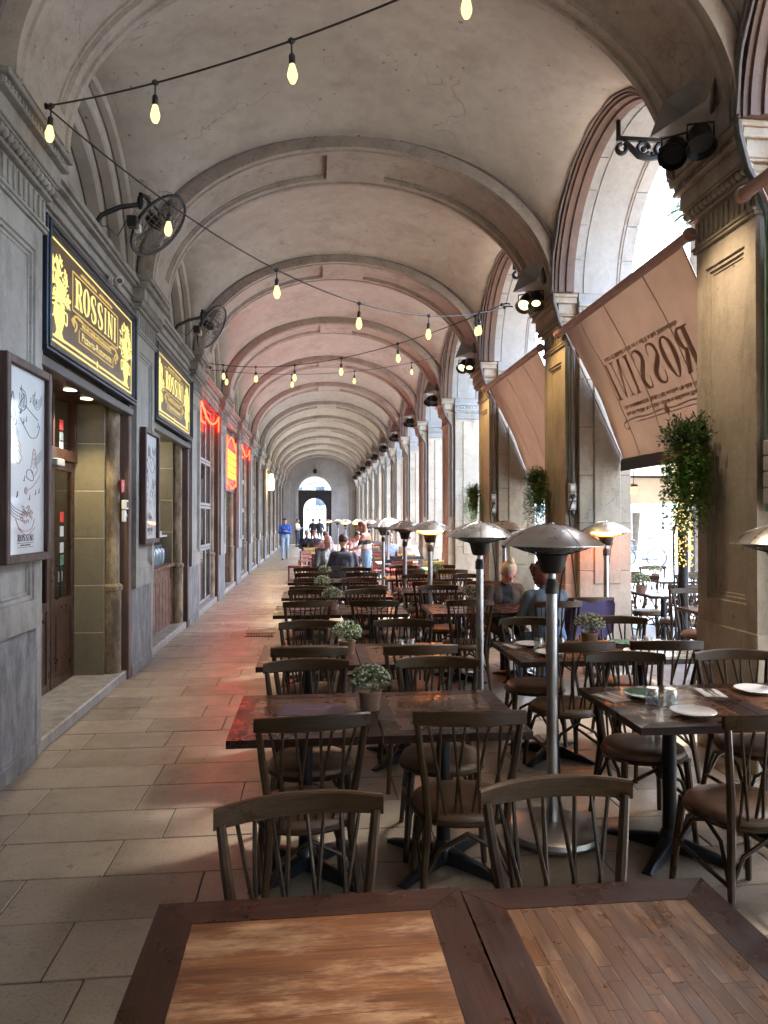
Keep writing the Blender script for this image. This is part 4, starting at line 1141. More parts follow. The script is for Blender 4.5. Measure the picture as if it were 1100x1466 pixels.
# ------------------------------------------------------------------ awnings on the open side
def awning(k, label, printed):
    yc = BC[k]; L_ = 1.27
    t = thing('drop_awning', label, 'awning', (XR, yc, 3.83))
    m = MB(); m.tube([(-.07, -L_ - .16, .03), (-.07, L_ + .16, .03)], .042, 14); m.build('roller_tube', 'awning_tube', t, 40)
    for sy in (-1, 1):
        m = MB(); m.tube([(-.07, sy * (L_ + .155), .03), (-.07, sy * (L_ + .185), .03)], .055, 12); m.tube([(-.07, sy * (L_ + .17), .03), (.13, sy * (L_ + .17), .03)], .02, 8); m.build('end_bracket', 'awning_tube', t, 40)
    A, B = Vector((-.062, 0, .035)), Vector((.64, 0, -1.46))
    nrm = Vector((B.z - A.z, 0, -(B.x - A.x))).normalized()      # points to the arcade side
    if nrm.x > 0: nrm = -nrm
    def at(u, v, d):
        sg = .045 * math.sin(math.pi * v) + .010 * math.sin(u * 5.1 + v * 3) * v + .006 * math.sin(u * 13 + v * 9) * math.sin(math.pi * v) + .004 * math.sin(u * 23 - v * 15)
        p = A.lerp(B, v) - nrm * sg + nrm * d; return (p.x, u, p.z)
    m = MB(); m.grid([[at(-L_ + 2 * L_ * i / 60, j / 30, 0) for i in range(61)] for j in range(31)])
    m.build('fabric', 'awning_fabric', t, 'all')
    for u in (-.62, .22, .85):
        F = Flat(); F.p = [[(u - .006, j / 16), (u + .006, j / 16), (u + .006, (j + 1) / 16), (u - .006, (j + 1) / 16)] for j in range(16)]
        F.build('seam', 'awning_print', t, at, .001, .003)
    m = MB(); m.tube([at(-L_ - .02, 1.0, 0), at(L_ + .02, 1.0, 0)], .026, 10); m.build('bottom_bar', 'black_metal_sheen', t, 40)
    m = MB(); m.box(.60, .615, -L_, L_, -1.58, -1.47, .003); m.build('valance', 'sign_frame', t)
    for sy in (-1, 1):
        m = MB(); a_, b_ = at(sy * (L_ + .01), .02, 0), at(sy * (L_ + .01), 1, 0); m.tube([a_, b_], .008, 6); m.build('side_arm', 'awning_tube', t, True)
    if printed:
        # unmirrored from the plaza, so mirrored from inside
        def am(u, v, d): return at(u, v, d)
        letters('ROSSINI', -.86, 0, 1.72, .40, 'awning_print', t, lambda u, v, d: at(u, .60 - v / .40 * .25, d), .001, .003)
        F = Flat(); ticks(F, -.75, .75, .31, .03, 4); ticks(F, -.80, .8, .645, .028, 5); ticks(F, -.80, .8, .69, .028, 6)
        F.ribbon([(-.85 + 1.7 * i / 20, .74 + .004 * math.sin(i)) for i in range(21)], .008); F.ribbon([(-.65 + 1.3 * i / 20, .765) for i in range(21)], .006)
        F.poly([(-.05, .75), (0, .71), (.05, .75), (0, .79)])
        for s_ in (-1, 1): F.ribbon(spline([(s_ * .85, .74), (s_ * .95, .76), (s_ * .93, .80), (s_ * .86, .79)]), .008)
        F.build('small_print', 'awning_print', t, at, .001, .003, 'stuff')
awning(0, 'large brown drop awning with mirrored lettering beside the big fern pier', True)
awning(1, 'smaller brown drop awning without lettering between the spotlight piers', False)
awning(-1, 'brown drop awning in the foreground bay ending at the big fern pier', False)
awning(-2, 'brown drop awning two bays before the big fern pier', False)

# ------------------------------------------------------------------ ferns, sockets, spotlights on the piers
def fern(loc, label, sc, n, seed):
    r = random.Random(seed); t = thing('hanging_fern', label, 'plant', loc)
    m = MB(); m.lathe([(.0, -.16 * sc), (.07 * sc, -.15 * sc), (.12 * sc, 0), (.11 * sc, 0), (0, -.03 * sc)], 14); m.box(-.02, .16 * sc, -.02, .02, -.02, .0); m.build('basket', 'wicker', t, True)
    m = MB(); d = MB()
    for i in range(n):
        a = r.uniform(0, 6.283); out = r.uniform(.05, .22) * sc; ln = r.choice((r.uniform(.2, .5), r.uniform(.45, .82))) * sc
        ax, ay = math.cos(a), math.sin(a)
        if ax > .35: ax *= .35
        pts = []
        for q in range(9):
            s_ = q / 8
            pts.append(Vector((ax * out * math.sin(min(1, s_ * 2) * 1.57), ay * out * math.sin(min(1, s_ * 2) * 1.57), .07 * sc * math.sin(min(1, s_ * 2.2) * 3.1) - ln * max(0, s_ - .12) ** 1.1)))
        for q in range(8):
            for h in range(3):
                p = pts[q].lerp(pts[q + 1], r.random()); b = r.uniform(0, 6.28); l = r.uniform(.028, .05) * sc
                e = Vector((math.cos(b), math.sin(b), r.uniform(-1.1, .2))).normalized() * l; w = Vector((-math.sin(b), math.cos(b), r.uniform(-.5, .5))) * l * .24
                m.add([p, p + e * .5 + w, p + e, p + e * .5 - w], [(0, 1, 2, 3)])
    for i in range(n * 2):
        a = r.uniform(0, 6.283); el = r.uniform(.1, 1.2); l = r.uniform(.10, .27) * sc
        dr = Vector((math.cos(a) * math.cos(el) * (.5 if math.cos(a) > 0 else 1), math.sin(a) * math.cos(el), math.sin(el)))
        for q in range(7):
            p = dr * l * (.25 + .75 * q / 6); b = r.uniform(0, 6.28); e = (dr + Vector((math.cos(b), math.sin(b), r.uniform(-.4, .6))) * .9).normalized() * .04 * sc
            w = e.cross(Vector((r.uniform(-1, 1), r.uniform(-1, 1), 1))).normalized() * .007 * sc
            d.add([p, p + e * .5 + w, p + e, p + e * .5 - w], [(0, 1, 2, 3)])
    m.build('trailing_fronds', 'fern_leaf', t, kind='stuff'); d.build('top_sprigs', 'fern_dark', t, kind='stuff')
    f = MB()
    for i in range(14):
        a = r.uniform(0, 6.28); f.ell((-.12 * sc * abs(math.cos(a)), .13 * sc * math.sin(a), r.uniform(-.03, .13) * sc), (.011 * sc,) * 3, 6, 4)
    f.build('buds', 'flower_white', t, True, kind='stuff')
fern((XR - .12, 4.98, 2.24), 'big trailing fern basket on the pier beside the large awning', 1.0, 260, 1)
fern((XR - .12, 8.55, 2.15), 'trailing fern basket on the warm-lit pier between the awnings', .85, 200, 2)
fern((XR - .12, 12.1, 2.12), 'trailing fern basket on the pier past the smaller awning', .85, 180, 3)
def sockets(k, label, n):
    t = thing('socket_panel', label, 'socket', (XR + .06, PY[k] - .40, 1.80))
    for i in range(n):
        m = MB(); m.box(-.05, .03, -.075, -.005, i * .105, i * .105 + .10, .008); s_ = m.build('outlet', 'grey_plastic', t)
        m = MB(); m.tube([(-.015, -.075, i * .105 + .05), (-.015, -.079, i * .105 + .05)], .026, 12); m.build('outlet_face', 'black_plastic' if i == 1 else 'white_plastic', s_, True)
    m = MB(); m.tube([(-.02, -.08, .16), (-.04, -.16, .15), (-.10, -.19, .0), (-.06, -.16, -.5), (.0, -.14, -.95), (.03, -.12, -1.6)], .010, 6); m.build('plug_cable', 'rubber', t, True)
    m = MB(); m.tube([(-.02, -.075, .16), (-.02, -.12, .16)], .026, 8); m.build('plug', 'rubber', t, True)
sockets(0, 'column of grey power sockets with a black plug on the big fern pier', 4)
sockets(1, 'grey power sockets with a black plug on the warm-lit pier between the awnings', 3)
sockets(2, 'grey power sockets low on the pier past the smaller awning', 3)
def spot_cluster(k, label, lit):
    t = thing('spotlight', label, 'spotlight', (XR - .10, PY[k], SP))
    m = MB(); m.box(-.03, .10, -.30, .34, .0, .04, .006); m.tube([(0, .1, .04), (0, .1, .34)], .018, 6); m.tube([(0, -.2, .04), (0, -.2, .30)], .018, 6); m.tube([(0, -.24, .28), (0, .26, .28)], .018, 6)
    for i in range(10): m.tube([(rnd.uniform(-.06, .06), rnd.uniform(-.2, .25), .05), (rnd.uniform(-.03, .1), rnd.uniform(-.2, .2), rnd.uniform(.1, .25)), (rnd.uniform(-.06, .06), rnd.uniform(-.25, .25), rnd.uniform(.02, .3))], .010, 5)
    m.build('mounting_frame', 'black_iron', t, True)
    # trough floodlight
    c = Vector((-.14, -.02, .30)); dn = Vector((-.75, -.25, .35)).normalized(); u, w = basis(dn)
    m = MB(); rows = []
    for d, s_ in ((-.12, .09), (-.02, .13), (.10, .20), (.085, .19), (-.05, .10)):
        rows.append([c + dn * d + u * a * s_ * 1.25 + w * b * s_ * .8 for a, b in ((-1, -1), (1, -1), (1, 1), (-1, 1))])
    m.grid(rows, True); m.add(rows[-1], [(0, 1, 2, 3)]); m.add(rows[0], [(3, 2, 1, 0)]); m.build('flood_housing', 'grey_plastic', t)
    # round cans hanging below
    for q, (cc, dd) in enumerate(((Vector((-.26, .02, .02)), Vector((-.45, -.55, -.75))), (Vector((-.20, -.22, -.02)), Vector((-.15, -.45, -.90))))):
        dd.normalize(); u, w = basis(dd)
        m = MB(); pr_ = [(.0, -.13), (.045, -.12), (.075, -.07), (.08, .05), (.10, .085), (.096, .085), (.072, .045), (.0, .04)]
        m.grid([[cc + dd * z + (u * math.cos(R(20 * i)) + w * math.sin(R(20 * i))) * r_ for i in range(18)] for r_, z in pr_], True); can = m.build('lamp_can', 'black_iron', t, 40)
        if lit:
            m = MB(); o_ = cc + dd * .047; m.add([o_ + (u * math.cos(R(24 * i)) + w * math.sin(R(24 * i))) * (.068 if q == 0 else .05) for i in range(15)], [tuple(range(15))]); m.build('lens', 'lamp_warm', can)
        m = MB(); m.tube([cc + u * .085, cc + u * .085 + Vector((0, 0, .11)), cc - u * .085 + Vector((0, 0, .11)), cc - u * .085], .008, 6); m.build('yoke', 'black_iron', can, True)
    m = MB(); m.box(.0, .12, -.42, -.30, .02, .24, .01); m.build('junction_box', 'white_plastic', t)
    if lit:
        s_ = lamp('spot_lamp', 'SPOT', (-.42, -.28, -.05), 130 * EM, (1, .66, .28), t, spot_size=R(80), spot_blend=.8, shadow_soft_size=.06)
        s_.rotation_euler = (Vector((.42, .15, -1.5))).to_track_quat('-Z', 'Y').to_euler()
    return t
spot_cluster(0, 'dark spotlight cluster on top of the big fern pier', False)
s1 = spot_cluster(1, 'lit warm spotlight cluster on the pier between the awnings', True)
s2 = spot_cluster(2, 'lit spotlight cluster on the pier past the smaller awning', True)
sp_far = spot_cluster(3, 'small dark spotlight on a far pier of the open side', False); sp_far['group'] = 'spotlights on the far piers'
for k in range(4, 12): dup(sp_far, (XR - .10, PY[k], SP))
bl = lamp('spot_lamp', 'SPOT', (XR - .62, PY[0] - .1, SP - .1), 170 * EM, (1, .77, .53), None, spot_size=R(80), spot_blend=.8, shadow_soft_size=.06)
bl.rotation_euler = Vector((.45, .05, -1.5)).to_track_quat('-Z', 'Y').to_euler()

# ------------------------------------------------------------------ heaters
def heater_parts(t, lit):
    m = MB(); m.lathe([(.0, .012), (.245, .012), (.255, .03), (.25, .055), (.22, .068), (.06, .085), (.0, .085)], 32); b = m.build('base', 'steel_base', t, 30)
    m = MB()
    for i in range(3): m.ell((.21 * math.cos(i * 2.1), .21 * math.sin(i * 2.1), .012), (.02, .02, .014), 8, 5)
    m.build('castors', 'rubber', b, True)
    m = MB(); m.lathe([(.029, .08), (.029, 1.31)], 16); m.build('pole', 'steel_base', t, 40)
    m = MB(); m.lathe([(.029, 1.30), (.036, 1.30), (.036, 1.36), (.028, 1.37), (.028, 1.38)], 16); m.build('collar', 'black_plastic', t, 40)
    m = MB(); m.lathe([(.022, 1.36), (.022, 1.42)], 14); m.build('neck', 'steel_base', t, 40)
    m = MB(); m.lathe([(.0, 1.41), (.05, 1.41), (.062, 1.425), (.082, 1.50), (.088, 1.508), (.08, 1.512), (.0, 1.512)], 24); m.build('housing', 'black_plastic', t, 30)
    m = MB()
    for rr, zz in ((.075, 1.526), (.11, 1.534), (.15, 1.549)): m.tube([(rr * math.cos(R(12 * i)), rr * math.sin(R(12 * i)), zz) for i in range(30)], .011, 6, True)
    m.build('element', 'heater_glow' if lit else 'grey_frame', t, 40)
    m = MB()
    for i in range(40):
        a = R(9 * i); c, s_ = math.cos(a), math.sin(a)
        m.tube([(.082 * c, .082 * s_, 1.51), (.15 * c, .15 * s_, 1.528), (.245 * c, .245 * s_, 1.565)], .0016, 3, caps=False)
    for rr, zz in ((.11, 1.517), (.14, 1.525), (.17, 1.535), (.20, 1.547), (.235, 1.561)): m.tube([(rr * math.cos(R(12 * i)), rr * math.sin(R(12 * i)), zz) for i in range(30)], .0016, 3, True)
    m.build('guard', 'black_iron', t)
    m = MB()
    prof = [(.0, 1.672), (.02, 1.672), (.06, 1.668), (.12, 1.652), (.18, 1.628), (.235, 1.595), (.27, 1.567), (.277, 1.562), (.277, 1.558), (.268, 1.560), (.23, 1.588), (.17, 1.62), (.10, 1.642), (.0, 1.652)]
    m.lathe(prof, 40); hat = m.build('reflector_hat', 'hat_aluminium', t, 30)
    m = MB()
    for i in range(8):
        a = R(45 * i + 11); m.tube([(r_ * math.cos(a), r_ * math.sin(a), z + .002) for r_, z in prof[1:8]], .0018, 4)
    m.ell((0, 0, 1.674), (.018, .018, .01), 10, 5); m.build('hat_ribs', 'steel_base', hat, True)
    m = MB(); m.tube([(.075, 0, 1.44), (.06, .01, 1.39), (.036, .01, 1.2), (.034, .01, .6), (.05, 0, .1)], .005, 5); m.build('power_cable', 'rubber', t, True)
hu = thing('patio_heater', 'unlit silver patio heater rising between the menu table and the set table', 'patio heater', (1.28, 3.69, 0)); heater_parts(hu, False)
hl = thing('patio_heater', 'lit orange patio heater in the archway beside the warm-lit pier', 'patio heater', (3.20, 7.45, 0)); heater_parts(hl, True)
def hx(x, zc): p = px(x, 743, zc); return (p.x, p.y, 0)
dup(hu, hx(687, 5.65), .4, 'unlit silver patio heater just behind the potted-plant table')
dup(hu, hx(1122, 4.0), .9, 'unlit silver patio heater standing in front of the big fern pier')
dup(hl, hx(616, 8.7), .3, 'lit orange patio heater standing in the aisle between the table rows')
dup(hu, hx(580, 10.2), .8, 'unlit patio heater beside the lit aisle heater')
dup(hu, hx(549, 12.5), .2, 'unlit patio heater near the standing woman')
for x, zc, lit in ((556, 15.8, 1), (529, 21, 0), (512, 24, 1), (495, 27, 1), (484, 33, 0), (470, 38, 1), (722, 9.8, 0)):
    o = dup(hl if lit else hu, hx(x, zc), 0, 'lit orange patio heater far along the dining aisle' if lit else ('unlit patio heater at the far side of the couple\'s table' if x == 722 else 'unlit patio heater far along the dining aisle'), None if x == 722 else ('far lit heaters' if lit else 'far unlit heaters'))
    if x == 556: o.scale = (1, 1, 1.03)

# ------------------------------------------------------------------ chairs
def make_chair():
    t = thing('bentwood_chair', 'x', 'chair')
    # local: sitter faces +y ; back at y = -.2
    m = MB(); n = 28; rim = []
    for i in range(n):
        a = 2 * math.pi * i / n; w = .205 if math.sin(a) < 0 else .215
        rim.append((w * math.copysign(abs(math.cos(a)) ** .85, math.cos(a)), .205 * math.copysign(abs(math.sin(a)) ** .85, math.sin(a))))
    lev = [(.90, .425), (1.0, .432), (1.0, .450), (.985, .462), (.92, .472), (.6, .478), (.2, .476)]
    m.grid([[(x * s_, y * s_, z) for x, y in rim] for s_, z in lev], True); m.add([(x * .2, y * .2, .476) for x, y in rim], [tuple(range(n))]); m.add([(x * .9, y * .9, .425) for x, y in rim], [tuple(range(n))[::-1]])
    seat = m.build('seat', 'seat_vinyl', t, 50)
    m = MB(); m.tube([(x * 1.0, y * 1.0, .428) for x, y in rim], .013, 6, True); m.build('seat_rim', 'chair_wood', seat, True)
    for s_ in (-1, 1):
        m = MB(); m.tube([(s_ * .205, -.25, 0), (s_ * .185, -.21, .22), (s_ * .165, -.185, .43), (s_ * .176, -.198, .58), (s_ * .200, -.222, .74), (s_ * .216, -.238, .872)], [.013, .016, .0175, .017, .016, .014], 8); m.build('rear_leg', 'chair_wood', t, True)
        m = MB(); m.tube([(s_ * .165, .17, .43), (s_ * .18, .195, .22), (s_ * .195, .215, 0)], [.019, .018, .014], 8); m.build('front_leg', 'chair_wood', t, True)
        m = MB(); m.tube([(s_ * .185, -.205, .20), (s_ * .176, -.13, .36), (s_ * .172, -.02, .405), (s_ * .170, .09, .36), (s_ * .178, .185, .22)], .010, 6); m.build('side_hoop', 'chair_wood', t, True)
        m = MB(); m.tube([(s_ * .192, -.21, .21), (s_ * .186, .19, .23)], .010, 6); m.build('side_stretcher', 'chair_wood', t, True)
    m = MB(); m.tube([(-.176, .182, .20), (-.13, .185, .33), (0, .187, .395), (.13, .185, .33), (.176, .182, .20)], .010, 6); m.build('front_hoop', 'chair_wood', t, True)
    m = MB(); m.tube([(-.188, -.205, .19), (-.12, -.195, .32), (0, -.19, .385), (.12, -.195, .32), (.188, -.205, .19)], .010, 6); m.build('rear_hoop', 'chair_wood', t, True)
    rows = []
    for i in range(17):
        q = i / 8 - 1; x = q * .236; y = -.240 - .048 * (1 - q * q); zt = .912 + .012 * (1 - q * q); h = .050 + .010 * (1 - q * q); th = .0125
        rows.append([(x, y - th, zt - h), (x, y - th, zt - .006), (x, y - th * .5, zt), (x, y + th * .5, zt), (x, y + th, zt - .006), (x, y + th, zt - h), (x, y + th * .5, zt - h - .005), (x, y - th * .5, zt - h - .005)])
    m = MB(); m.grid(rows, True); m.add(rows[0], [tuple(range(8))]); m.add(rows[-1], [tuple(range(8))[::-1]]); m.build('top_rail', 'rail_wood', t, 35)
    tops = (-.172, -.123, -.074, -.025, .025, .074, .123, .172); bots = (-.085, -.125, -.018, -.055, .055, .018, .125, .085)
    for a, b in zip(tops, bots):
        off = .006 if a > b else -.006
        m = MB(); m.tube([(b, -.178, .44), (b + (a - b) * .5, -.215 + off, .65), (a, -.286 + .048 * (a / .236) ** 2, .862)], [.0065, .0072, .006], 6); m.build('spindle', 'chair_wood', t, True)
    return t
chair0 = make_chair(); used = [False]
def chair(x, y, facing, label, group=None, jit=True):
    """facing +1: sitter faces away from the camera (chair on the near side of its table)"""
    rz = (0 if facing > 0 else math.pi) + (rnd.uniform(-.15, .15) if jit else 0)
    if not used[0]:
        used[0] = True; c = chair0; c.location = (x, y, 0); c.rotation_euler = (0, 0, rz); c['label'] = label
        if group: c['group'] = group
        return c
    return dup(chair0, (x, y, 0), rz, label, group)

# ------------------------------------------------------------------ tables
def make_table(w, d, plank_axis, pm, n, fr=.095, staves=0):
    t = thing('dining_table', 'x', 'table'); z0, z1 = .715, .75; W2, D2 = w / 2, d / 2
    def mit(a, b, c, e, mat):
        m = MB(); m.prism([a, b, c, e], 2, z0, z1); m.build('frame_board', mat, t)
    g_ = .0012
    mit((-W2, -D2), (W2, -D2), (W2 - fr - g_, -D2 + fr), (-W2 + fr + g_, -D2 + fr), 'table_frame'); mit((W2, D2), (-W2, D2), (-W2 + fr + g_, D2 - fr), (W2 - fr - g_, D2 - fr), 'table_frame')
    mit((-W2, D2 - g_), (-W2, -D2 + g_), (-W2 + fr, -D2 + fr + g_), (-W2 + fr, D2 - fr - g_), 'table_frame_y'); mit((W2, -D2 + g_), (W2, D2 - g_), (W2 - fr, D2 - fr - g_), (W2 - fr, -D2 + fr + g_), 'table_frame_y')
    iw, idp = w - 2 * fr, d - 2 * fr
    rs_ = random.Random(n)
    for i in range(n):
        e = .00018; cuts = [0, 1] if not staves else [0] + sorted(rs_.uniform(.15, .85) for _ in range(staves)) + [1]
        for c0, c1 in zip(cuts[:-1], cuts[1:]):
            if c1 - c0 < .03: continue
            m = MB(); zt = z1 - .0012 - rs_.uniform(0, .0002)
            if plank_axis == 0: m.box(-iw / 2 + iw * c0 + e, -iw / 2 + iw * c1 - e, -idp / 2 + idp * i / n + e, -idp / 2 + idp * (i + 1) / n - e, z0 + .004, zt, .00025)
            else: m.box(-iw / 2 + iw * i / n + e, -iw / 2 + iw * (i + 1) / n - e, -idp / 2 + idp * c0 + e, -idp / 2 + idp * c1 - e, z0 + .004, zt, .00025)
            m.build('plank', pm, t)
    m = MB(); m.box(-.16, .16, -.16, .16, .695, .714, .004); m.tube([(0, 0, .05), (0, 0, .70)], .035, 14); m.build('column', 'black_iron', t, 40)
    m = MB()
    for i in range(4):
        a = R(45 + 90 * i); c, s_ = math.cos(a), math.sin(a); p = (-s_, c)
        sec = [(.02, .030, .085), (.14, .028, .065), (.28, .024, .035), (.34, .026, .018)]
        rows = [[(c * r_ + p[0] * b, s_ * r_ + p[1] * b, zz) for b, zz in ((-wd, .006), (-wd, h - .008), (-wd * .6, h), (wd * .6, h), (wd, h - .008), (wd, .006))] for r_, wd, h in sec]
        m.grid(rows, True); m.add(rows[-1], [tuple(range(6))])
    m.lathe([(.05, .02), (.055, .07), (.04, .11), (.034, .12)], 14); m.build('foot_base', 'black_metal_sheen', t, 35)
    return t
tp = {}
tp['A'] = make_table(.755, .80, 0, 'plank_x', 9, .095, 0); tp['B'] = make_table(.65, .80, 1, 'plank_y', 14, .095, 2)
tp['C'] = make_table(.672, .78, 0, 'plank_dark', 6, .08)
tdone = set()
def table(kind, x, y, label, group=None, rz=0):
    if kind not in tdone:
        tdone.add(kind); t = tp[kind]; t.location = (x, y, 0); t.rotation_euler = (0, 0, rz); t['label'] = label
        if group: t['group'] = group
        return t
    return dup(tp[kind], (x, y, 0), rz, label, group)
table('A', .005, 1.40, 'worn wooden table with lengthwise planks at the front edge of the terrace', rz=R(.5))
table('B', .702, 1.385, 'worn wooden table with crosswise planks joined to the lengthwise-plank table', rz=R(.2))
chair(.0, 1.75, -1, 'dark bentwood chair tucked under the worn lengthwise-plank table'); chair(.735, 1.80, -1, 'brown bentwood chair tucked under the worn crosswise-plank table')
rowsL = [(3.08, 'the table with the purple menu', None), (4.59, 'the potted-plant table beyond the menu', None), (7.02, '', 'tables along the walkway'), (8.55, '', 'tables along the walkway'), (10.55, '', 'tables along the walkway')]
for i, (y0, nm, gpn) in enumerate(rowsL):
    xo = -.376 + rnd.uniform(-.015, .015)
    if i < 2:
        ln = ('dark wooden table carrying the purple menu', 'dark wooden table next to the purple-menu table, by the heater pole') if i == 0 else ('dark wooden table behind the purple-menu table, beside the walkway', 'dark wooden table behind the purple-menu table, on the heater side')
        table('C', xo + .336, y0 + .39, ln[0]); table('C', xo + 1.016, y0 + .39, ln[1])
        for j, xx in enumerate((.34, 1.025)):
            sd_ = ('walkway', 'heater')[j]
            chair(xo + xx, y0 + .02, 1, 'bentwood chair pulled in at %s, %s side' % (nm, sd_)); chair(xo + xx + .02, y0 + .60, -1, 'bentwood chair behind %s, %s side' % (nm, sd_))
    else:
        table('C', xo + .336, y0 + .39, 'dark wooden table farther along the walkway beyond the second potted-plant table', 'tables farther along the walkway'); table('C', xo + 1.016, y0 + .39, 'dark wooden table farther along the walkway beyond the second potted-plant table', 'tables farther along the walkway')
        for xx in (.34, 1.025):
            for yy, fc in ((y0 + .02, 1), (y0 + .60, -1)): chair(xo + xx + rnd.uniform(-.03, .03), yy + rnd.uniform(-.03, .03), fc, 'bentwood chair at the farther walkway tables beyond the second potted-plant table', 'chairs at the farther walkway tables')
# rows on the open side
x0 = 1.487
table('C', x0 + .336, 3.47, 'dark wooden table set with a green plate and upturned glasses'); table('C', x0 + 1.016, 3.47, 'dark wooden table beside the green-plate table, close to the big fern pier')
chair(1.86, 2.93, 1, 'large bentwood chair drawn up to the green-plate table, back to the camera'); chair(1.80, 3.72, -1, 'bentwood chair behind the green-plate table'); chair(2.47, 3.72, -1, 'bentwood chair behind the table next to the big fern pier'); chair(2.55, 3.0, 1, 'bentwood chair in front of the table next to the big fern pier')
x0 = 1.378
table('C', x0 + .336, 4.96, 'dark wooden table set with plates behind the green-plate table'); table('C', x0 + 1.016, 4.96, 'dark wooden table with a potted plant behind the green-plate table')
chair(1.68, 4.60, 1, 'bentwood chair at the plated table, its seat pushed toward the heater pole'); chair(2.30, 4.60, 1, 'bentwood chair in front of the potted-plant table on the plaza side'); chair(1.66, 5.18, -1, 'bentwood chair behind the plated table near the couple'); chair(2.40, 5.18, -1, 'bentwood chair behind the plaza-side potted-plant table')
x0 = 1.20
table('C', x0 + .336, 7.38, 'dark wooden table shared by the seated couple'); table('C', x0 + 1.016, 7.38, 'dark wooden table end in front of the blond woman')
chair(1.52, 6.98, 1, 'empty bentwood chair at the couple\'s table, back to the camera'); chair(2.33, 6.78, 1, 'bentwood chair occupied by the person in the grey denim jacket', jit=False); chair(1.5, 7.98, -1, 'empty bentwood chair on the far side of the couple\'s table'); chair(2.16, 8.05, -1, 'bentwood chair occupied by the blond woman', jit=False)
for y0 in (9.0, 11.0):
    for xx in (1.5, 2.18):
        table('C', xx, y0 + .39, 'dark wooden table between the aisle heaters and the piers beyond the couple', 'tables beyond the couple')
        for yy, fc in ((y0 + .02, 1), (y0 + .62, -1)): chair(xx + rnd.uniform(-.03, .03), yy, fc, 'bentwood chair at the tables beyond the couple', 'chairs beyond the couple')
# plaza side tables seen through the first arch
for xx, yy in ((4.25, 6.9), (4.5, 8.7), (5.4, 8.9), (5.6, 10.6), (4.7, 10.8), (3.95, 9.7)):
    table('C', xx, yy, 'dark table out on the plaza seen through the arch under the large awning', 'tables out on the plaza')
    for dy, fc in ((-.42, 1), (.42, -1)): chair(xx + rnd.uniform(-.05, .05), yy + dy, fc, 'bentwood chair out on the plaza beyond the large awning', 'chairs out on the plaza')

# ------------------------------------------------------------------ table plants and tableware
def pot_plant(x, y, label, seed, sc=1.0, z=.75, group=None):
    r = random.Random(seed); t = thing('potted_plant', label, 'plant', (x, y, z), r.uniform(0, 6), group)
    m = MB(); m.lathe([(.0, .0), (.046, .0), (.05, .01), (.058, .085), (.062, .09), (.062, .10), (.054, .10), (.05, .085), (0, .085)], 18); m.build('pot', 'terracotta', t, 35)
    m = MB(); f = MB(); c = Vector((0, 0, .155))
    for i in range(420):
        d = Vector((r.gauss(0, 1), r.gauss(0, 1), r.gauss(.25, .9))).normalized(); rr = r.uniform(.35, 1) ** .6 * .10
        if d.z < -.45: continue
        p = c + Vector((d.x * rr, d.y * rr, d.z * rr * .72)); e = (d + Vector((r.gauss(0, .6), r.gauss(0, .6), r.gauss(.3, .6)))).normalized() * r.uniform(.016, .030)
        w = e.cross(Vector((r.gauss(0, 1), r.gauss(0, 1), 1))).normalized() * .008
        m.add([p, p + e * .5 + w, p + e, p + e * .5 - w], [(0, 1, 2, 3)])
        if i % 3 == 0 and d.z > -.1:
            q = c + Vector((d.x * .105, d.y * .105, d.z * .08)); f.ell(q, (.0065, .0065, .0055), 6, 4)
    for i in range(14):
        a = r.uniform(0, 6.28); m.tube([(0, 0, .08), (.05 * math.cos(a), .05 * math.sin(a), .15), (.085 * math.cos(a), .085 * math.sin(a), .19)], .0016, 3)
    m.build('foliage', 'herb_leaf', t, kind='stuff'); f.build('blossoms', 'flower_white', t, True, kind='stuff')
    t.scale = (sc, sc, sc); return t
pot_plant(.285, 3.52, 'potted white-flowered herb beside the purple menu', 1, .95)
pot_plant(.24, 4.95, 'potted white-flowered herb on the table behind the purple menu', 2, 1.0)
pot_plant(.20, 7.40, 'small potted herb on a farther walkway table', 3, 1.0, group='herbs on the farther walkway tables'); pot_plant(.12, 8.95, 'small potted herb on a farther walkway table', 4, group='herbs on the farther walkway tables'); pot_plant(.18, 10.9, 'small potted herb on a farther walkway table', 5, group='herbs on the farther walkway tables')
pot_plant(2.06, 5.10, 'potted herb with pale blossoms on the plaza-side table before the orange heater', 6, 1.05)
pot_plant(1.72, 7.55, 'potted herb on the couple\'s table', 7, 1.0); pot_plant(2.0, 11.3, 'potted herb on a table beyond the couple', 8); pot_plant(4.15, 8.6, 'potted herb on a plaza table seen through the arch', 9, 1.1); pot_plant(5.3, 10.5, 'small potted herb on a far plaza table', 10)
# menu
mn = thing('menu_book', 'closed purple menu with small gold title lying on the dark table', 'menu', (.0, 3.50, .7505), R(-8))
m = MB(); m.box(-.155, .155, -.105, .105, .001, .010, .002); m.build('pages', 'napkin', mn)
m = MB(); m.box(-.16, .16, -.11, .11, .010, .014, .0015); cv = m.build('cover', 'menu_purple', mn)
m = MB(); m.box(-.16, .16, -.11, .11, .0, .001); m.build('back_cover', 'menu_purple', mn)
F = Flat(); word(F, 'ROSSINI', -.04, -.01, .08, .022); F.rect(-.04, -.018, .04, -.0165); F.build('title', 'gold_print', cv, lambda u, v, d: (u, v, d), .014, .0143, 'stuff')
m = MB(); m.box(-.15, .15, -.10, .10, .0, .008, .002); tag(m.build('menu_book', 'menu_purple', None, loc=(-.02, 5.0, .751)), 'closed dark menu on the table behind the purple menu', 'menu')
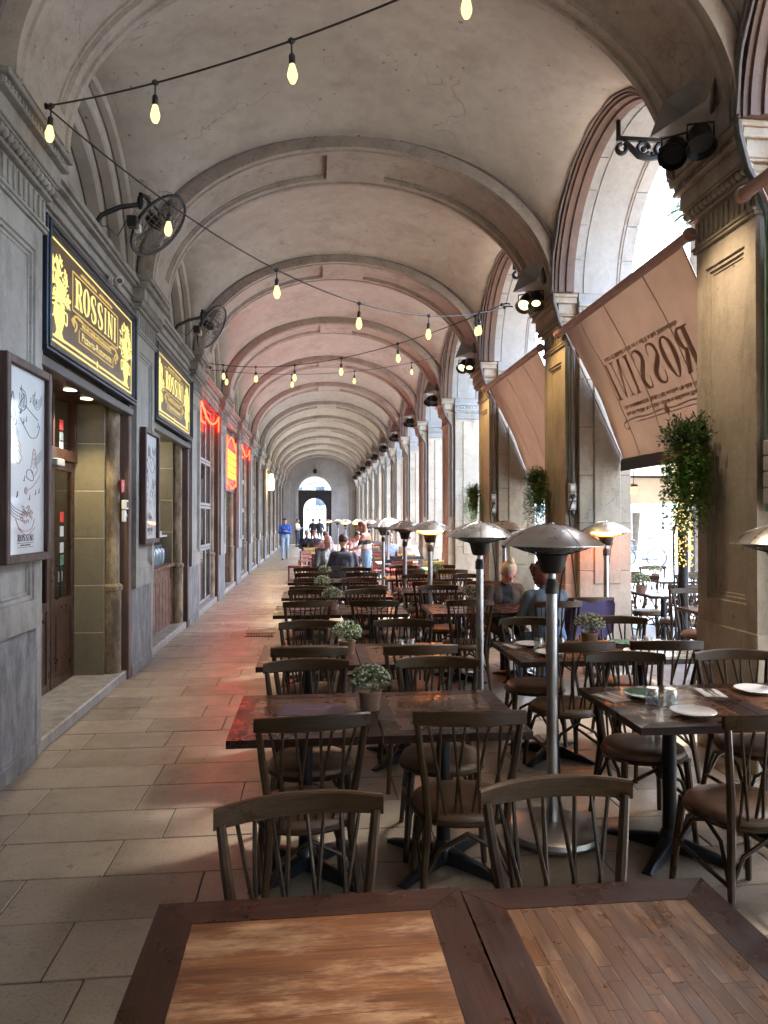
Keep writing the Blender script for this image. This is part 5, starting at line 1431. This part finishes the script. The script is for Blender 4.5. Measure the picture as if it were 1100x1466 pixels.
# glasses, plates, cutlery
GM = MB(); GM.lathe([(.030, .0), (.036, .002), (.037, .004), (.032, .088), (.030, .092), (.0, .092), (.0, .085), (.028, .082), (.033, .006), (.030, .0)], 20); gl_me = GM.mesh('drinking_tumbler', 'drink_glass', 50)
def tumbler(x, y, label, group=None): return tag(link('drinking_tumbler', gl_me, None, (x, y, .7515)), label, 'glass', group)
PM = MB(); PM.lathe([(.0, .004), (.06, .004), (.065, .003), (.07, .008), (.105, .018), (.108, .020), (.105, .022), (.068, .011), (.0, .009)], 28)
def plate(x, y, mat, label, group=None):
    o = tag(link('plate', PM.mesh('plate', mat, 50), None, (x, y, .7505)), label, 'plate', group); return o
def place_setting(x, y, rz, label, group=None):
    t = thing('cutlery_set', label, 'cutlery', (x, y, .7505), rz, group)
    m = MB(); m.box(-.06, .06, -.09, .09, 0, .003, .001); m.box(-.055, .05, -.085, .088, .003, .005, .001); m.build('napkin', 'napkin', t)
    m = MB(); m.box(-.012, -.004, -.09, .02, .005, .008, .001); m.box(-.018, .002, .02, .085, .005, .0065, .001); m.build('knife', 'steel_base', t)
    m = MB(); m.box(.014, .021, -.09, .03, .005, .008, .001); m.box(.008, .027, .03, .045, .005, .008, .001)
    for q in range(4): m.box(.008 + q * .0055, .0105 + q * .0055, .045, .085, .005, .0075)
    m.build('fork', 'steel_base', t)
    return t
tumbler(1.72, 3.44, 'clear upturned glass on the green-plate table, nearest the green plate'); tumbler(1.80, 3.41, 'clear upturned glass on the green-plate table, beside the white plate')
plate(1.76, 3.62, 'green_china', 'dark green plate on the set table behind the upturned glasses'); plate(1.84, 3.27, 'white_china', 'white plate in front of the upturned glasses on the green-plate table')
place_setting(1.58, 3.62, .3, 'cutlery on a napkin beside the dark green plate'); place_setting(2.16, 3.66, -.2, 'cutlery on a napkin on the table next to the big fern pier'); plate(2.42, 3.66, 'white_china', 'white plate on the table next to the big fern pier')
for q, (xx, yy) in enumerate(((1.63, 4.98), (1.80, 5.0), (2.36, 4.98), (2.44, 4.95))): tumbler(xx, yy, 'clear upturned glass on the plaza-side tables behind the green plate', 'glasses behind the green-plate table')
for xx, yy, mt in ((1.62, 5.16, 'white_china'), (1.66, 4.82, 'white_china'), (2.34, 5.15, 'green_china'), (2.30, 4.80, 'white_china')): plate(xx, yy, mt, 'plate on the plaza-side tables behind the green-plate table' if mt == 'white_china' else 'small green plate on the potted-plant table', 'plates behind the green-plate table' if mt == 'white_china' else None)
place_setting(1.50, 5.16, .2, 'cutlery on a napkin on the plated table near the heater pole')
for xx, yy in ((1.42, 7.36), (4.3, 6.95), (4.1, 6.8)): tumbler(xx, yy, 'clear glass on the couple\'s table' if xx < 2 else 'clear glass on a plaza table', None if xx < 2 else 'glasses on the plaza table')
plate(4.2, 7.05, 'white_china', 'white plate on a plaza table seen through the arch')
for xx, yy in ((.62, 4.98), (.70, 5.02)): tumbler(xx, yy, 'clear upturned glass on the table behind the purple menu', 'glasses behind the purple menu')
for xx, yy, mt in ((-.10, 7.45, 'menu_purple'), (.72, 8.9, 'menu_purple')):
    m = MB(); m.box(-.15, .15, -.10, .10, .0, .009, .002); o = m.build('menu_book', mt, None, loc=(xx, yy, .751)); o.rotation_euler = (0, 0, rnd.uniform(-.4, .4)); tag(o, 'closed dark menu on a farther walkway table', 'menu', 'menus on the farther tables')
for xx, yy in ((.62, 7.42), (.70, 7.38), (.60, 10.9), (1.6, 9.4), (2.2, 9.5)): tumbler(xx, yy, 'clear upturned glass on a farther table row', 'glasses on the farther tables')
bt = thing('small_bottle', 'small dark bottle on the couple\'s table near the orange-lit pier', 'bottle', (2.50, 7.30, .7505))
m = MB(); m.lathe([(0, 0), (.025, 0), (.027, .09), (.010, .12), (.010, .15), (0, .15)], 12); m.build('glass_body', 'black_plastic', bt, True); m = MB(); m.lathe([(.0275, .03), (.028, .03), (.028, .075), (.0275, .075)], 12); m.build('paper_label', 'napkin', bt, True)

# ------------------------------------------------------------------ people
def capsule(mb, p0, r0, p1, r1, n=12):
    p0, p1 = Vector(p0), Vector(p1); d = p1 - p0
    if d.length < 1e-5: d = Vector((0, 0, .001)); p1 = p0 + d
    dn = d.normalized(); path = []; rs = []
    for a in (-85, -60, -30): path.append(p0 + dn * r0 * math.sin(R(a))); rs.append(r0 * math.cos(R(a)))
    path += [p0, p1]; rs += [r0, r1]
    for a in (30, 60, 85): path.append(p1 + dn * r1 * math.sin(R(a))); rs.append(r1 * math.cos(R(a)))
    mb.tube(path, rs, n)
def remesh(mb, vox, name, mats, pick, parent, smooth_it=4):
    me = mb.mesh(name + '_src', mats[0]); o = bpy.data.objects.new('tmp', me); COL.objects.link(o)
    md = o.modifiers.new('r', 'REMESH'); md.mode = 'VOXEL'; md.voxel_size = vox
    ms = o.modifiers.new('s', 'SMOOTH'); ms.iterations = smooth_it; ms.factor = .5
    bpy.context.view_layer.update()
    out = bpy.data.meshes.new_from_object(o.evaluated_get(bpy.context.evaluated_depsgraph_get()))
    bpy.data.objects.remove(o); out.name = name; out.materials.clear()
    for m_ in mats: out.materials.append(MT(m_))
    if pick: out.polygons.foreach_set('material_index', [pick(p.center) for p in out.polygons])
    out.polygons.foreach_set('use_smooth', [True] * len(out.polygons))
    return link(name, out, parent)
def person(label, loc, rz, pose, top, legs, hair, hair_style='short', skin=(.48, .28, .20), shoe=(.03, .03, .03), vox=.014, scale=1.0, lean=0., headdown=.2, headturn=0., inner=None, arms=None, stripes=None, glasses=False, group=None):
    """local frame: faces -y; lean tilts the trunk forward (towards -y)"""
    t = thing('person', label, 'person', loc, rz, group)
    V = Vector
    if pose == 'sit': hip = V((0, 0, .55)); kn = [V((s * .12, -.42, .50)) for s in (-1, 1)]; an = [V((s * .12, -.40, .09)) for s in (-1, 1)]
    elif pose == 'walk': hip = V((0, 0, .93)); kn = [V((-.09, -.16, .52)), V((.09, -.02, .50))]; an = [V((-.09, -.20, .08)), V((.09, .24, .13))]
    else: hip = V((0, 0, .93)); kn = [V((s * .10, -.02, .50)) for s in (-1, 1)]; an = [V((s * .11, .02, .08)) for s in (-1, 1)]
    Rm = Matrix.Rotation(lean, 3, 'X')
    def up(x, y, z): return hip + Rm @ V((x, y, z))
    che, nk = up(0, .0, .34), up(0, .02, .52); hd_c = nk + (Rm @ Matrix.Rotation(headdown, 3, 'X') @ V((0, -.025, .14)))
    Rh = Rm @ Matrix.Rotation(headturn, 3, 'Z') @ Matrix.Rotation(headdown, 3, 'X')
    def H(x, y, z): return hd_c + Rh @ V((x, y, z))
    segs = []   # (p0, r0, p1, r1, region) regions: 0 top 1 legs 2 skin 3 shoe 4 inner
    segs += [(up(-.06, 0, .02), .115, up(.06, 0, .02), .115, 1), (up(-.05, 0, .06), .12, up(.05, 0, .06), .12, 1)]
    segs += [(up(0, 0, .10), .125, up(0, .0, .28), .135, 0), (up(-.07, 0, .14), .10, up(-.09, 0, .36), .105, 0), (up(.07, 0, .14), .10, up(.09, 0, .36), .105, 0), (up(-.03, .01, .44), .065, up(.14, .01, .44), .065, 0), (up(-.08, .02, .40), .10, up(.08, .02, .40), .10, 0)]
    segs += [(up(0, .015, .44), .065, nk, .054, 0), (nk, .052, H(0, .01, -.05), .05, 2)]
    for i, s in enumerate((-1, 1)):
        h0 = up(s * .09, 0, 0)
        segs += [(h0, .098, kn[i], .062, 1), (kn[i], .060, an[i], .044, 1), (an[i] + V((0, .03, -.02)), .042, an[i] + V((0, -.14, -.045)), .034, 3)]
    A = arms or [((-.26, -.02, .20), (-.24, -.14, -.02)), ((.26, -.02, .20), (.24, -.14, -.02))]
    hands = []
    for (e, w), s in zip(A, (-1, 1)):
        sh = up(s * .175, .015, .435); el, wr = up(*e), up(*w); d = (wr - el).normalized()
        segs += [(sh, .062, el, .047, 0), (el, .046, wr, .034, 0)]
        palm = wr + d * .075; u, v = basis(d)
        segs.append((wr, .026, palm, .032, 2)); side = u * s
        for q in range(4):
            b = palm + u * (-.027 + .018 * q); l = (.055, .068, .064, .048)[q]; k1 = b + d * l * .55; k2 = k1 + (d * .6 + V((0, 0, -.6))).normalized() * l * .5
            segs += [(b, .0095, k1, .009, 2), (k1, .009, k2, .0075, 2)]
        th = wr + d * .03 - side * .03; segs += [(th, .012, th - side * .025 + d * .03, .010, 2), (th - side * .025 + d * .03, .010, th - side * .025 + d * .06, .008, 2)]
    mb = MB()
    for p0, r0, p1, r1, rg in segs: capsule(mb, p0, r0, p1, r1, 10)
    hm = Rh
    mb.ell(H(0, .01, .03), (.076, .094, .105), 18, 12, hm); mb.ell(H(0, -.03, -.045), (.056, .060, .062), 14, 10, hm)
    capsule(mb, H(0, -.085, .02), .010, H(0, -.105, -.018), .015, 8)
    for s in (-1, 1): mb.ell(H(s * .078, .015, .0), (.012, .022, .032), 8, 6, hm)
    capsule(mb, H(-.02, -.083, -.055), .009, H(.02, -.083, -.055), .009, 8)
    hseg = (H(0, -.03, -.04), .07, H(0, .0, .06), .09, 2)
    allseg = segs + [hseg]
    inv = Rm.transposed()
    def pick(c):
        best, bi = 1e9, 0
        for p0, r0, p1, r1, rg in allseg:
            d = p1 - p0; L2 = d.length_squared; q = 0 if L2 < 1e-9 else max(0, min(1, (c - p0).dot(d) / L2)); k = (c - (p0 + d * q)).length - (r0 + (r1 - r0) * q)
            if k < best: best, bi = k, rg
        if bi == 0:
            l = inv @ (c - hip)
            if inner and l.y < -.02 and abs(l.x) < .065 + .05 * max(0, .42 - l.z) * 0 and l.z > .05: return 4
            if stripes and .04 < l.z < .6:
                return 5 if .24 < l.z < .34 else (6 if l.z <= .24 and l.z > .14 else 0)
        return bi
    skm = plain('skin_tone', skin, .5, 0, .08); mats = [cloth(top), cloth(legs), skm, cloth(shoe, .5), cloth(inner or top), cloth(stripes[0] if stripes else top), cloth(stripes[1] if stripes else top)]
    body = remesh(mb, vox, 'body', mats, pick, t)
    if hair_style != 'bald':
        hb_ = MB(); hb_.ell(H(0, .022, .05), (.086, .098, .098), 18, 12, hm)
        if hair_style == 'long':
            bk = H(0, .055, .02); ba = Rh @ V((0, 1, 0)); ba.z = 0
            dn = V((0, 0, -1))
            capsule(hb_, bk, .078, bk + dn * .20 + ba * .02, .066, 12); capsule(hb_, bk + dn * .18 + ba * .02, .066, bk + dn * .34 + ba * .035, .036, 10)
            for s in (-1, 1): q0 = H(s * .062, .01, .02); capsule(hb_, q0, .034, q0 + dn * .20, .028, 10)
        if hair_style == 'bob':
            capsule(hb_, H(0, .05, .0), .085, H(0, .065, -.07), .08, 12)
            r_ = random.Random(5)
            for i in range(40):
                a = r_.uniform(0, 6.28); z = r_.uniform(-.10, .12); hb_.ell(H(.085 * math.cos(a), .03 + .075 * abs(math.sin(a)), z), (.022,) * 3, 6, 4)
        if hair_style == 'bun':
            hb_.ell(H(0, .03, .155), (.042, .042, .038), 12, 8, hm); hb_.ell(H(.0, .03, .185), (.022, .022, .018), 10, 6, hm)
        # keep the face free: cut by pushing the front lower hair inward
        ho = remesh(hb_, max(.008, vox * .7), 'hair', [plain('hair', hair, .55, 0, .45, 30, bmp=.6)], None, t, 2)
        hinv = Rh.transposed(); me = ho.data
        for v in me.vertices:
            l = hinv @ (v.co - hd_c)
            if l.y < -.035 and l.z < .085 and abs(l.x) < .075: v.co = hd_c + Rh @ V((l.x * .7, -.01, min(l.z, .06)))
    ey = MB()
    for s in (-1, 1): ey.ell(H(s * .030, -.083, .018), (.011, .008, .006), 8, 5, hm)
    ey.build('eyes', 'black_plastic', t, True, kind='stuff')
    lp_ = MB(); capsule(lp_, H(-.018, -.093, -.056), .006, H(.018, -.093, -.056), .006, 8); lp_.build('lips', cloth((.36, .13, .10), .5), t, True)
    br = MB()
    for s in (-1, 1): capsule(br, H(s * .016, -.088, .038), .0045, H(s * .046, -.080, .038), .0035, 6)
    br.build('eyebrows', cloth(tuple(x * .6 for x in hair)), t, True, kind='stuff')
    if glasses:
        gg = MB()
        for s in (-1, 1): gg.tube([H(s * .032 + .026 * math.cos(R(30 * i)), -.108, .012 + .020 * math.sin(R(30 * i))) for i in range(12)], .003, 5, True); gg.tube([H(s * .058, -.106, .016), H(s * .080, .01, .016)], .003, 5)
        gg.tube([H(-.007, -.108, .016), H(.007, -.108, .016)], .003, 5); gg.build('glasses', 'red_sticker', t, True)
    t.scale = (scale,) * 3
    return t, H, up
PI = math.pi
phone_arms = [((-.22, -.06, .16), (-.08, -.26, .22)), ((.22, -.06, .16), (.08, -.26, .22))]
table_arms = [((-.25, -.12, .20), (-.13, -.36, .16)), ((.25, -.12, .20), (.12, -.36, .16))]
# the couple
t, H, up = person('blond woman with a bun and glasses leaning over the table in a dark jacket', (2.16, 8.02, -.06), R(8), 'sit', (.060, .040, .026), (.03, .03, .035), (.60, .48, .30), 'bun', (.52, .30, .22), vox=.010, lean=R(20), headdown=R(14), inner=(.008, .008, .010), arms=table_arms, glasses=True)
person('person with dark red curly hair in a grey denim jacket seen from behind', (2.32, 6.76, -.04), PI + R(6), 'sit', (.095, .115, .135), (.10, .15, .24), (.13, .025, .022), 'bob', vox=.011, lean=R(14), headdown=R(25), arms=table_arms)
pj = thing('purple_jacket', 'purple jacket draped over a chair beside the denim-jacket person', 'jacket', (2.78, 6.85, 0))
m = MB()
rows = []
for i in range(13):
    a = R(-90 + 15 * i); rows.append([(x * .20 + .01 * math.sin(i * 2 + x * 5), -.02 + .05 * math.sin(a) - (.04 if abs(x) > .8 else 0), .86 + .06 * math.cos(a) - .02 * x * x - (0 if 0 < i < 12 else .30 + .05 * math.sin(x * 4))) for x in [-1 + .2 * q for q in range(11)]])
m.grid(rows); m.build('cloth', cloth((.05, .035, .09)), pj, 'all')
m = MB(); m.tube([(-.2, .02, .86), (-.2, .06, .5), (-.22, .12, .45)], .05, 8); m.build('sleeve', cloth((.05, .035, .09)), pj, True)
chair(2.78, 7.08, 1, 'bentwood chair with the purple jacket over its back', jit=False)
mp = MB(); mp.box(-.035, .035, -.07, .07, 0, .008, .003); tag(mp.build('phone', 'black_plastic', None, loc=(2.06, 7.55, .7505)), 'dark phone lying on the table in front of the blond woman', 'phone')
# middle distance
person('seated man in a dark navy jacket seen from behind at the middle tables', (.56, 12.9, -.02), PI, 'sit', (.045, .05, .075), (.03, .03, .04), (.035, .025, .02), 'short', scale=1.08, lean=R(8), headdown=R(10), arms=table_arms)
person('bald older man seated across from the man in navy', (.24, 14.1, 0), R(25), 'sit', (.10, .10, .095), (.05, .05, .06), (.4, .4, .4), 'bald', (.56, .36, .29), scale=1.04, lean=R(10), headdown=R(8), arms=table_arms, inner=(.5, .48, .45))
person('woman with long brown hair standing in a colour-block sweater and pale jeans', (1.20, 15.7, 0), PI + R(70), 'stand', (.42, .23, .16), (.20, .33, .48), (.13, .055, .025), 'long', scale=.97, lean=R(6), headdown=R(22), arms=[((-.25, -.10, .20), (-.16, -.28, .16)), ((.25, -.10, .20), (.16, -.28, .16))], stripes=((.02, .025, .022), (.55, .50, .44)))
person('man in a bright blue jacket and pale jeans walking and looking at his phone', (-1.15, 29.6, 0), R(3), 'walk', (.03, .10, .42), (.30, .42, .55), (.02, .015, .012), 'short', arms=phone_arms, headdown=R(28), scale=1.03)
person('man in a white shirt and dark trousers standing before the end wall', (-.92, 43.0, 0), R(60), 'stand', (.60, .60, .58), (.04, .05, .08), (.02, .015, .01), 'short', vox=.02, arms=phone_arms)
for i, xx in enumerate((.02, .45)): person('person in a dark coat standing at the arched gateway', (xx, 46.0, 0), R(170 + 20 * i), 'stand', (.02, .02, .024), (.02, .02, .025), (.03, .02, .015), 'short', vox=.022, group='dark coats at the gateway')
far = [((-.22, 24.5), .2, (.02, .02, .024), (.45, .42, .40), 'seated person in a black coat with pale grey hair at the far tables'), ((.08, 24.0), -.2, (.05, .05, .055), (.20, .08, .04), 'seated person in dark grey with reddish hair at the far tables'),
       ((.42, 21.5), PI + .3, (.45, .30, .28), (.16, .05, .03), 'seated person in a pink patterned top at the far tables'), ((1.25, 20.5), .4, (.62, .50, .46), (.03, .02, .02), 'seated person in a pale pink top behind the standing woman'),
       ((2.0, 18.6), .2, (.30, .33, .42), (.30, .22, .14), 'seated person in grey-blue at the red tables'), ((2.35, 17.4), PI - .3, (.55, .53, .5), (.10, .06, .04), 'seated person in white at the red tables')]
for (xx, yy), rz, tc, hc, lab in far: person(lab, (xx, yy, 0), rz, 'sit', tc, (.06, .07, .10), hc, 'short', vox=.02, lean=R(8), headdown=R(15), arms=table_arms)

# ------------------------------------------------------------------ the next restaurant along the arcade
def slat_chair(x, y, rz, col, label, group):
    t = thing('slat_chair', label, 'chair', (x, y, 0), rz, group); mt = cloth(col, .5)
    for s in (-1, 1):
        m = MB(); m.box(s * .20 - .018, s * .20 + .018, -.22, -.18, 0, .86, .004); m.build('rear_leg', mt, t)
        m = MB(); m.box(s * .20 - .018, s * .20 + .018, .18, .22, 0, .44, .004); m.build('front_leg', mt, t)
        m = MB(); m.box(s * .20 - .016, s * .20 + .016, -.18, .18, .40, .44, .004); m.build('side_rail', mt, t)
    for q in range(5):
        m = MB(); m.box(-.215, .215, -.20 + q * .085, -.20 + q * .085 + .075, .44, .46, .004); m.build('seat_slat', mt, t)
    for q in range(3):
        m = MB(); m.box(-.18, .18, -.212, -.192, .56 + q * .105, .56 + q * .105 + .08, .004); m.build('back_slat', mt, t)
    return t
def plain_table(x, y, col, label, group):
    t = thing('bistro_table', label, 'table', (x, y, 0), 0, group)
    m = MB(); m.box(-.36, .36, -.36, .36, .72, .75, .006); m.build('table_top', cloth(col, .4), t)
    m = MB(); m.tube([(0, 0, .03), (0, 0, .72)], .03, 10); m.lathe([(.0, .0), (.22, .0), (.21, .025), (.03, .05)], 18); m.build('pedestal', 'black_iron', t, 35)
cols = [(.03, .03, .04), (.22, .06, .045), (.40, .26, .05), (.03, .03, .035), (.10, .12, .16)]
nm = ['black', 'red', 'yellow', 'black', 'slate grey']
i = 0
for yy in (13.4, 15.4, 17.6, 19.8, 22.2, 24.6, 27.0, 30.0):
    for xx in (.25, 1.75, 2.35):
        if xx == .25 and yy in (15.4,): continue
        tc, tn = (((.24, .13, .08), 'brown'), ((.38, .05, .05), 'red'), ((.10, .28, .16), 'green'), ((.55, .55, .53), 'white'))[i % 4]
        plain_table(xx, yy, tc, tn + ' topped bistro table in the farther restaurant along the arcade', tn + ' bistro tables')
        for sy in (-1, 1):
            c = cols[i % 5]; slat_chair(xx + rnd.uniform(-.1, .1), yy + sy * .5, 0 if sy < 0 else PI, c, nm[i % 5] + ' slatted chair in the farther restaurant along the arcade', nm[i % 5] + ' slatted chairs'); i += (sy > 0)
slat_chair(-.35, 19.0, .9, (.20, .07, .05), 'red slatted chair standing at the edge of the walkway', None); slat_chair(-.15, 21.3, .4, (.42, .27, .05), 'yellow slatted chair near the edge of the walkway', None)

# ------------------------------------------------------------------ the plaza outside
cp = thing('plaza_canopy', 'beige canopy with hanging valance over the plaza tables', 'canopy', (5.4, 10.3, 0))
m = MB(); x0, x1, y0, y1, ze, zr = -1.6, 2.2, -4.2, 3.2, 2.55, 3.1
m.grid([[(x0, y0, ze), (x1, y0, ze)], [(x0 * .1, (y0 + y1) / 2 - .8, zr), (x1 * .3, (y0 + y1) / 2 - .8, zr)], [(x0 * .1, (y0 + y1) / 2 + .8, zr), (x1 * .3, (y0 + y1) / 2 + .8, zr)], [(x0, y1, ze), (x1, y1, ze)]])
m.add([(x0, y0, ze), (x0 * .1, (y0 + y1) / 2 - .8, zr), (x0 * .1, (y0 + y1) / 2 + .8, zr), (x0, y1, ze)], [(0, 1, 2, 3)]); m.add([(x1, y0, ze), (x1 * .3, (y0 + y1) / 2 - .8, zr), (x1 * .3, (y0 + y1) / 2 + .8, zr), (x1, y1, ze)], [(0, 1, 2, 3)])
m.build('roof_fabric', 'canopy_beige', cp)
for q, b in enumerate(((x0, x1, y1, y1 + .012), (x1, x1 + .012, y0, y1))):
    m = MB(); m.box(*b, 2.0, ze); m.build('valance', 'canopy_beige', cp)
m = MB(); m.box(x0, x1, y1 - .05, y1 - .01, ze - .03, ze + .02); m.box(x1 - .05, x1 - .01, y0, y1, ze - .03, ze + .02); m.box(x0, x0 + .04, y0, y1, ze - .03, ze + .02); m.build('frame_beam', 'black_iron', cp)
for xx in (x0, x1 - .06):
    for yy in (y0, y1 - .1):
        m = MB(); m.box(xx, xx + .06, yy, yy + .06, 0, ze - .03, .004); m.build('post', 'black_iron', cp)
dup(cp, (5.5, .2, 0), label='unseen beige canopy added on the plaza to shade the foreground bays')  # extra canopy out of view, added to keep sky light off the foreground
pl = thing('pendant_lamp', 'small lit pendant lamp hanging under the beige canopy', 'lamp', px(907, 697, 9.6))
m = MB(); m.lathe([(0, -.10), (.05, -.10), (.055, 0), (0, .0)], 12); m.build('glass_shade', 'bulb_glow', pl, True); m = MB(); m.lathe([(.06, 0), (.06, .03), (0, .05)], 12); m.tube([(0, 0, .04), (0, 0, .62)], .006, 5); m.build('cap', 'black_iron', pl, True)
fp = px(978, 743, 8.4)
fpost = thing('fairy_light_post', 'dark post wrapped in golden fairy lights beside the arch', 'post', (fp.x, fp.y, 0))
m = MB(); m.tube([(0, 0, 0), (0, 0, 2.5)], .06, 12); m.build('post', 'black_iron', fpost, 40)
m = MB(); r = random.Random(4)
for i in range(700):
    a = r.uniform(0, 6.28); z = r.uniform(1.14, 2.36); rr = .082 + r.uniform(0, .03); m.ell((rr * math.cos(a), rr * math.sin(a), z), (.010,) * 3, 5, 3)
m.build('fairy_lights', 'fairy_glow', fpost, True, kind='stuff')
m = MB()
for q in range(4): m.tube([((.072) * math.cos(i * .5 + q), (.072) * math.sin(i * .5 + q), 1.14 + 1.2 * i / 60) for i in range(61)], .003, 4)
m.build('light_wire', 'bulb_socket', fpost)
m = MB(); m.tube([(-.10, -.05, 2.2), (-.03, -.05, 2.0), (-.15, -.05, 1.5), (-.13, -.04, .8), (-.10, -.03, .1)], .012, 6); m.build('cable', 'rubber', fpost, True)
# bicycle
bp_ = px(918, 800, 25.0); bk = thing('bicycle', 'parked bicycle out on the bright plaza under the canopy edge', 'bicycle', (bp_.x, bp_.y, 0), R(-20))
for s in (-1, 1):
    m = MB(); m.tube([(s * .52 + .33 * math.cos(R(15 * i)), 0, .34 + .33 * math.sin(R(15 * i))) for i in range(24)], .018, 6, True)
    for i in range(10): m.tube([(s * .52, 0, .34), (s * .52 + .33 * math.cos(R(36 * i)), 0, .34 + .33 * math.sin(R(36 * i)))], .003, 3)
    m.build('wheel', 'rubber', bk, True)
m = MB()
for a, b in (((-.52, .34), (-.15, .30)), ((-.15, .30), (-.28, .80)), ((-.52, .34), (-.26, .74)), ((-.15, .30), (.38, .72)), ((-.26, .74), (.36, .78)), ((.52, .34), (.34, .90)), ((-.28, .80), (-.30, .92))): m.tube([(a[0], 0, a[1]), (b[0], 0, b[1])], .018, 6)
m.build('frame', 'bike_paint', bk, True)
m = MB(); m.tube([(.34, 0, .90), (.32, 0, 1.02)], .014, 6); m.tube([(.22, -.26, 1.02), (.34, -.2, 1.03), (.34, .2, 1.03), (.22, .26, 1.02)], .014, 6); m.build('handlebar', 'black_iron', bk, True)
m = MB(); m.ell((-.31, 0, .94), (.13, .07, .03), 10, 6); m.build('saddle', 'rubber', bk, True)
q = px(955, 792, 25)
sb = thing('stone_ball', 'pale stone ball bollard on the plaza behind the bicycle', 'bollard', (q.x, q.y, 0)); m = MB(); m.ell((0, 0, .50), (.25, .25, .25), 16, 10); m.build('ball', 'balustrade_stone', sb, True); m = MB(); m.lathe([(.18, 0), (.18, .2), (.12, .28), (.0, .28)], 14); m.build('foot', 'balustrade_stone', sb, True)
for i, (x_, zc, w) in enumerate(((930, 30, 2.2), (905, 36, 2.4), (700, 30, 2.0), (760, 34, 2.0))):
    q = px(x_, 743, zc); t = thing('plaza_parasol', 'pale blue parasol standing out on the bright plaza', 'parasol', (q.x, q.y, 0), 0, 'parasols on the plaza')
    m = MB(); m.lathe([(.0, 2.75), (.08, 2.74), (w, 2.25), (w, 2.0), (w - .02, 2.0), (w - .02, 2.22), (0, 2.7)], 8); m.build('fabric', 'parasol_blue', t); m = MB(); m.tube([(0, 0, 0), (0, 0, 2.7)], .03, 8); m.lathe([(0, 0), (.35, 0), (.35, .06), (0, .06)], 14); m.build('pole', 'steel_base', t, 40)
# palms
def palm(x, y, h, seed, label, group):
    r = random.Random(seed); t = thing('palm_tree', label, 'palm tree', (x, y, 0), 0, group)
    m = MB(); m.tube([(.15 * math.sin(i * .4), .1 * math.cos(i * .3), h * i / 16) for i in range(17)], [.22 - .006 * i + .015 * (i % 2) for i in range(17)], 12); m.build('trunk', 'palm_bark', t, True)
    m = MB()
    for i in range(46):
        a = r.uniform(0, 6.28); el = r.uniform(-.5, 1.2); L_ = r.uniform(1.6, 2.4); c = Vector((.15 * math.sin(6.4), 0, h))
        pts = [c + Vector((math.cos(a) * math.cos(el) * L_ * s_, math.sin(a) * math.cos(el) * L_ * s_, math.sin(el) * L_ * s_ - .9 * s_ * s_)) for s_ in [q / 9 for q in range(10)]]
        m.tube(pts, [.02 - .0018 * q for q in range(10)], 4)
        for q in range(1, 10):
            d = (pts[q] - pts[q - 1]).normalized(); sd_ = d.cross(Vector((0, 0, 1))).normalized()
            for s in (-1, 1):
                for e in range(3):
                    p = pts[q - 1].lerp(pts[q], e / 3); l = .42 * math.sin(math.pi * (q + .6) / 10.6) + .06; tip = p + (sd_ * s + d * .7 + Vector((0, 0, -.35))).normalized() * l; w = d * .018
                    m.add([p - w, p + w, tip], [(0, 1, 2)])
    m.build('crown', 'palm_leaf', t, kind='stuff')
palm(10.6, 18.5, 10.4, 1, 'tall palm whose fronds show through the big arch', None)
for i, (x, y, h) in enumerate(((20, 24, 11), (26, 40, 12), (17, 36, 10.5), (30, 14, 12))): palm(x, y, h, i + 3, 'tall palm on the plaza beyond the arcade', 'palms on the plaza')
# opposite facade of the plaza
of = thing('plaza_building', 'pale building with rows of windows and a roof balustrade across the plaza', 'building', (52, 30, 0))
m = MB(); m.box(0, 10, -50, 60, 0, 15.5); m.build('wall', 'far_plaster', of)
m = MB(); m.box(-.5, .2, -50, 60, 5.4, 5.9); m.box(-.6, .3, -50, 60, 15.3, 15.9); m.build('cornice', 'balustrade_stone', of)
wm = MB(); wm.box(-.06, .0, -.6, .6, 0, 2.4); wm = wm.mesh('window', 'far_window'); fm = MB(); fm.box(-.12, -.0, -.75, -.6, -.1, 2.6); fm.box(-.12, 0, .6, .75, -.1, 2.6); fm.box(-.03, 0, -.75, .75, 2.4, 2.6); fm.box(-.3, 0, -.85, .85, -.25, -.1); fm = fm.mesh('window_frame', 'balustrade_stone')
am = MB(); am.prism([(-1.25, 0), (1.25, 0), (1.25, 3.2)] + [(1.25 * math.cos(R(a)), 3.2 + 1.25 * math.sin(R(a))) for a in range(15, 180, 15)] + [(-1.25, 3.2)], 0, -.05, 0); am = am.mesh('arch_opening', 'far_window')
for i in range(22):
    yy = -30 + i * 3.55; link('arch_opening', am, of, (0, yy, 0))
    for z in (6.6, 10.2):
        w_ = link('window', wm, of, (0, yy, z)); link('window_frame', fm, w_)
m = MB(); m.box(-.55, -.25, -50, 60, 15.9, 16.05); m.box(-.55, -.25, -50, 60, 16.85, 17.0)
for i in range(180): m.box(-.47, -.33, -40 + i * .5, -40 + i * .5 + .16, 16.05, 16.85)
for i in range(26): m.box(-.6, -.2, -40 + i * 3.55, -40 + i * 3.55 + .4, 15.9, 17.1)
m.build('roof_balustrade', 'balustrade_stone', of, kind='stuff')
gb = thing('street_building', 'pale building glimpsed through the end gateway', 'building', (0, 95, 0))
m = MB(); m.box(-30, 60, 0, 8, 0, 9); m.build('wall', 'far_plaster', gb)
for i in range(20):
    m = MB(); m.box(-20 + i * 3 - .6, -20 + i * 3 + .6, -.08, 0, 3.5, 6, .01); m.build('window', 'far_window', gb)
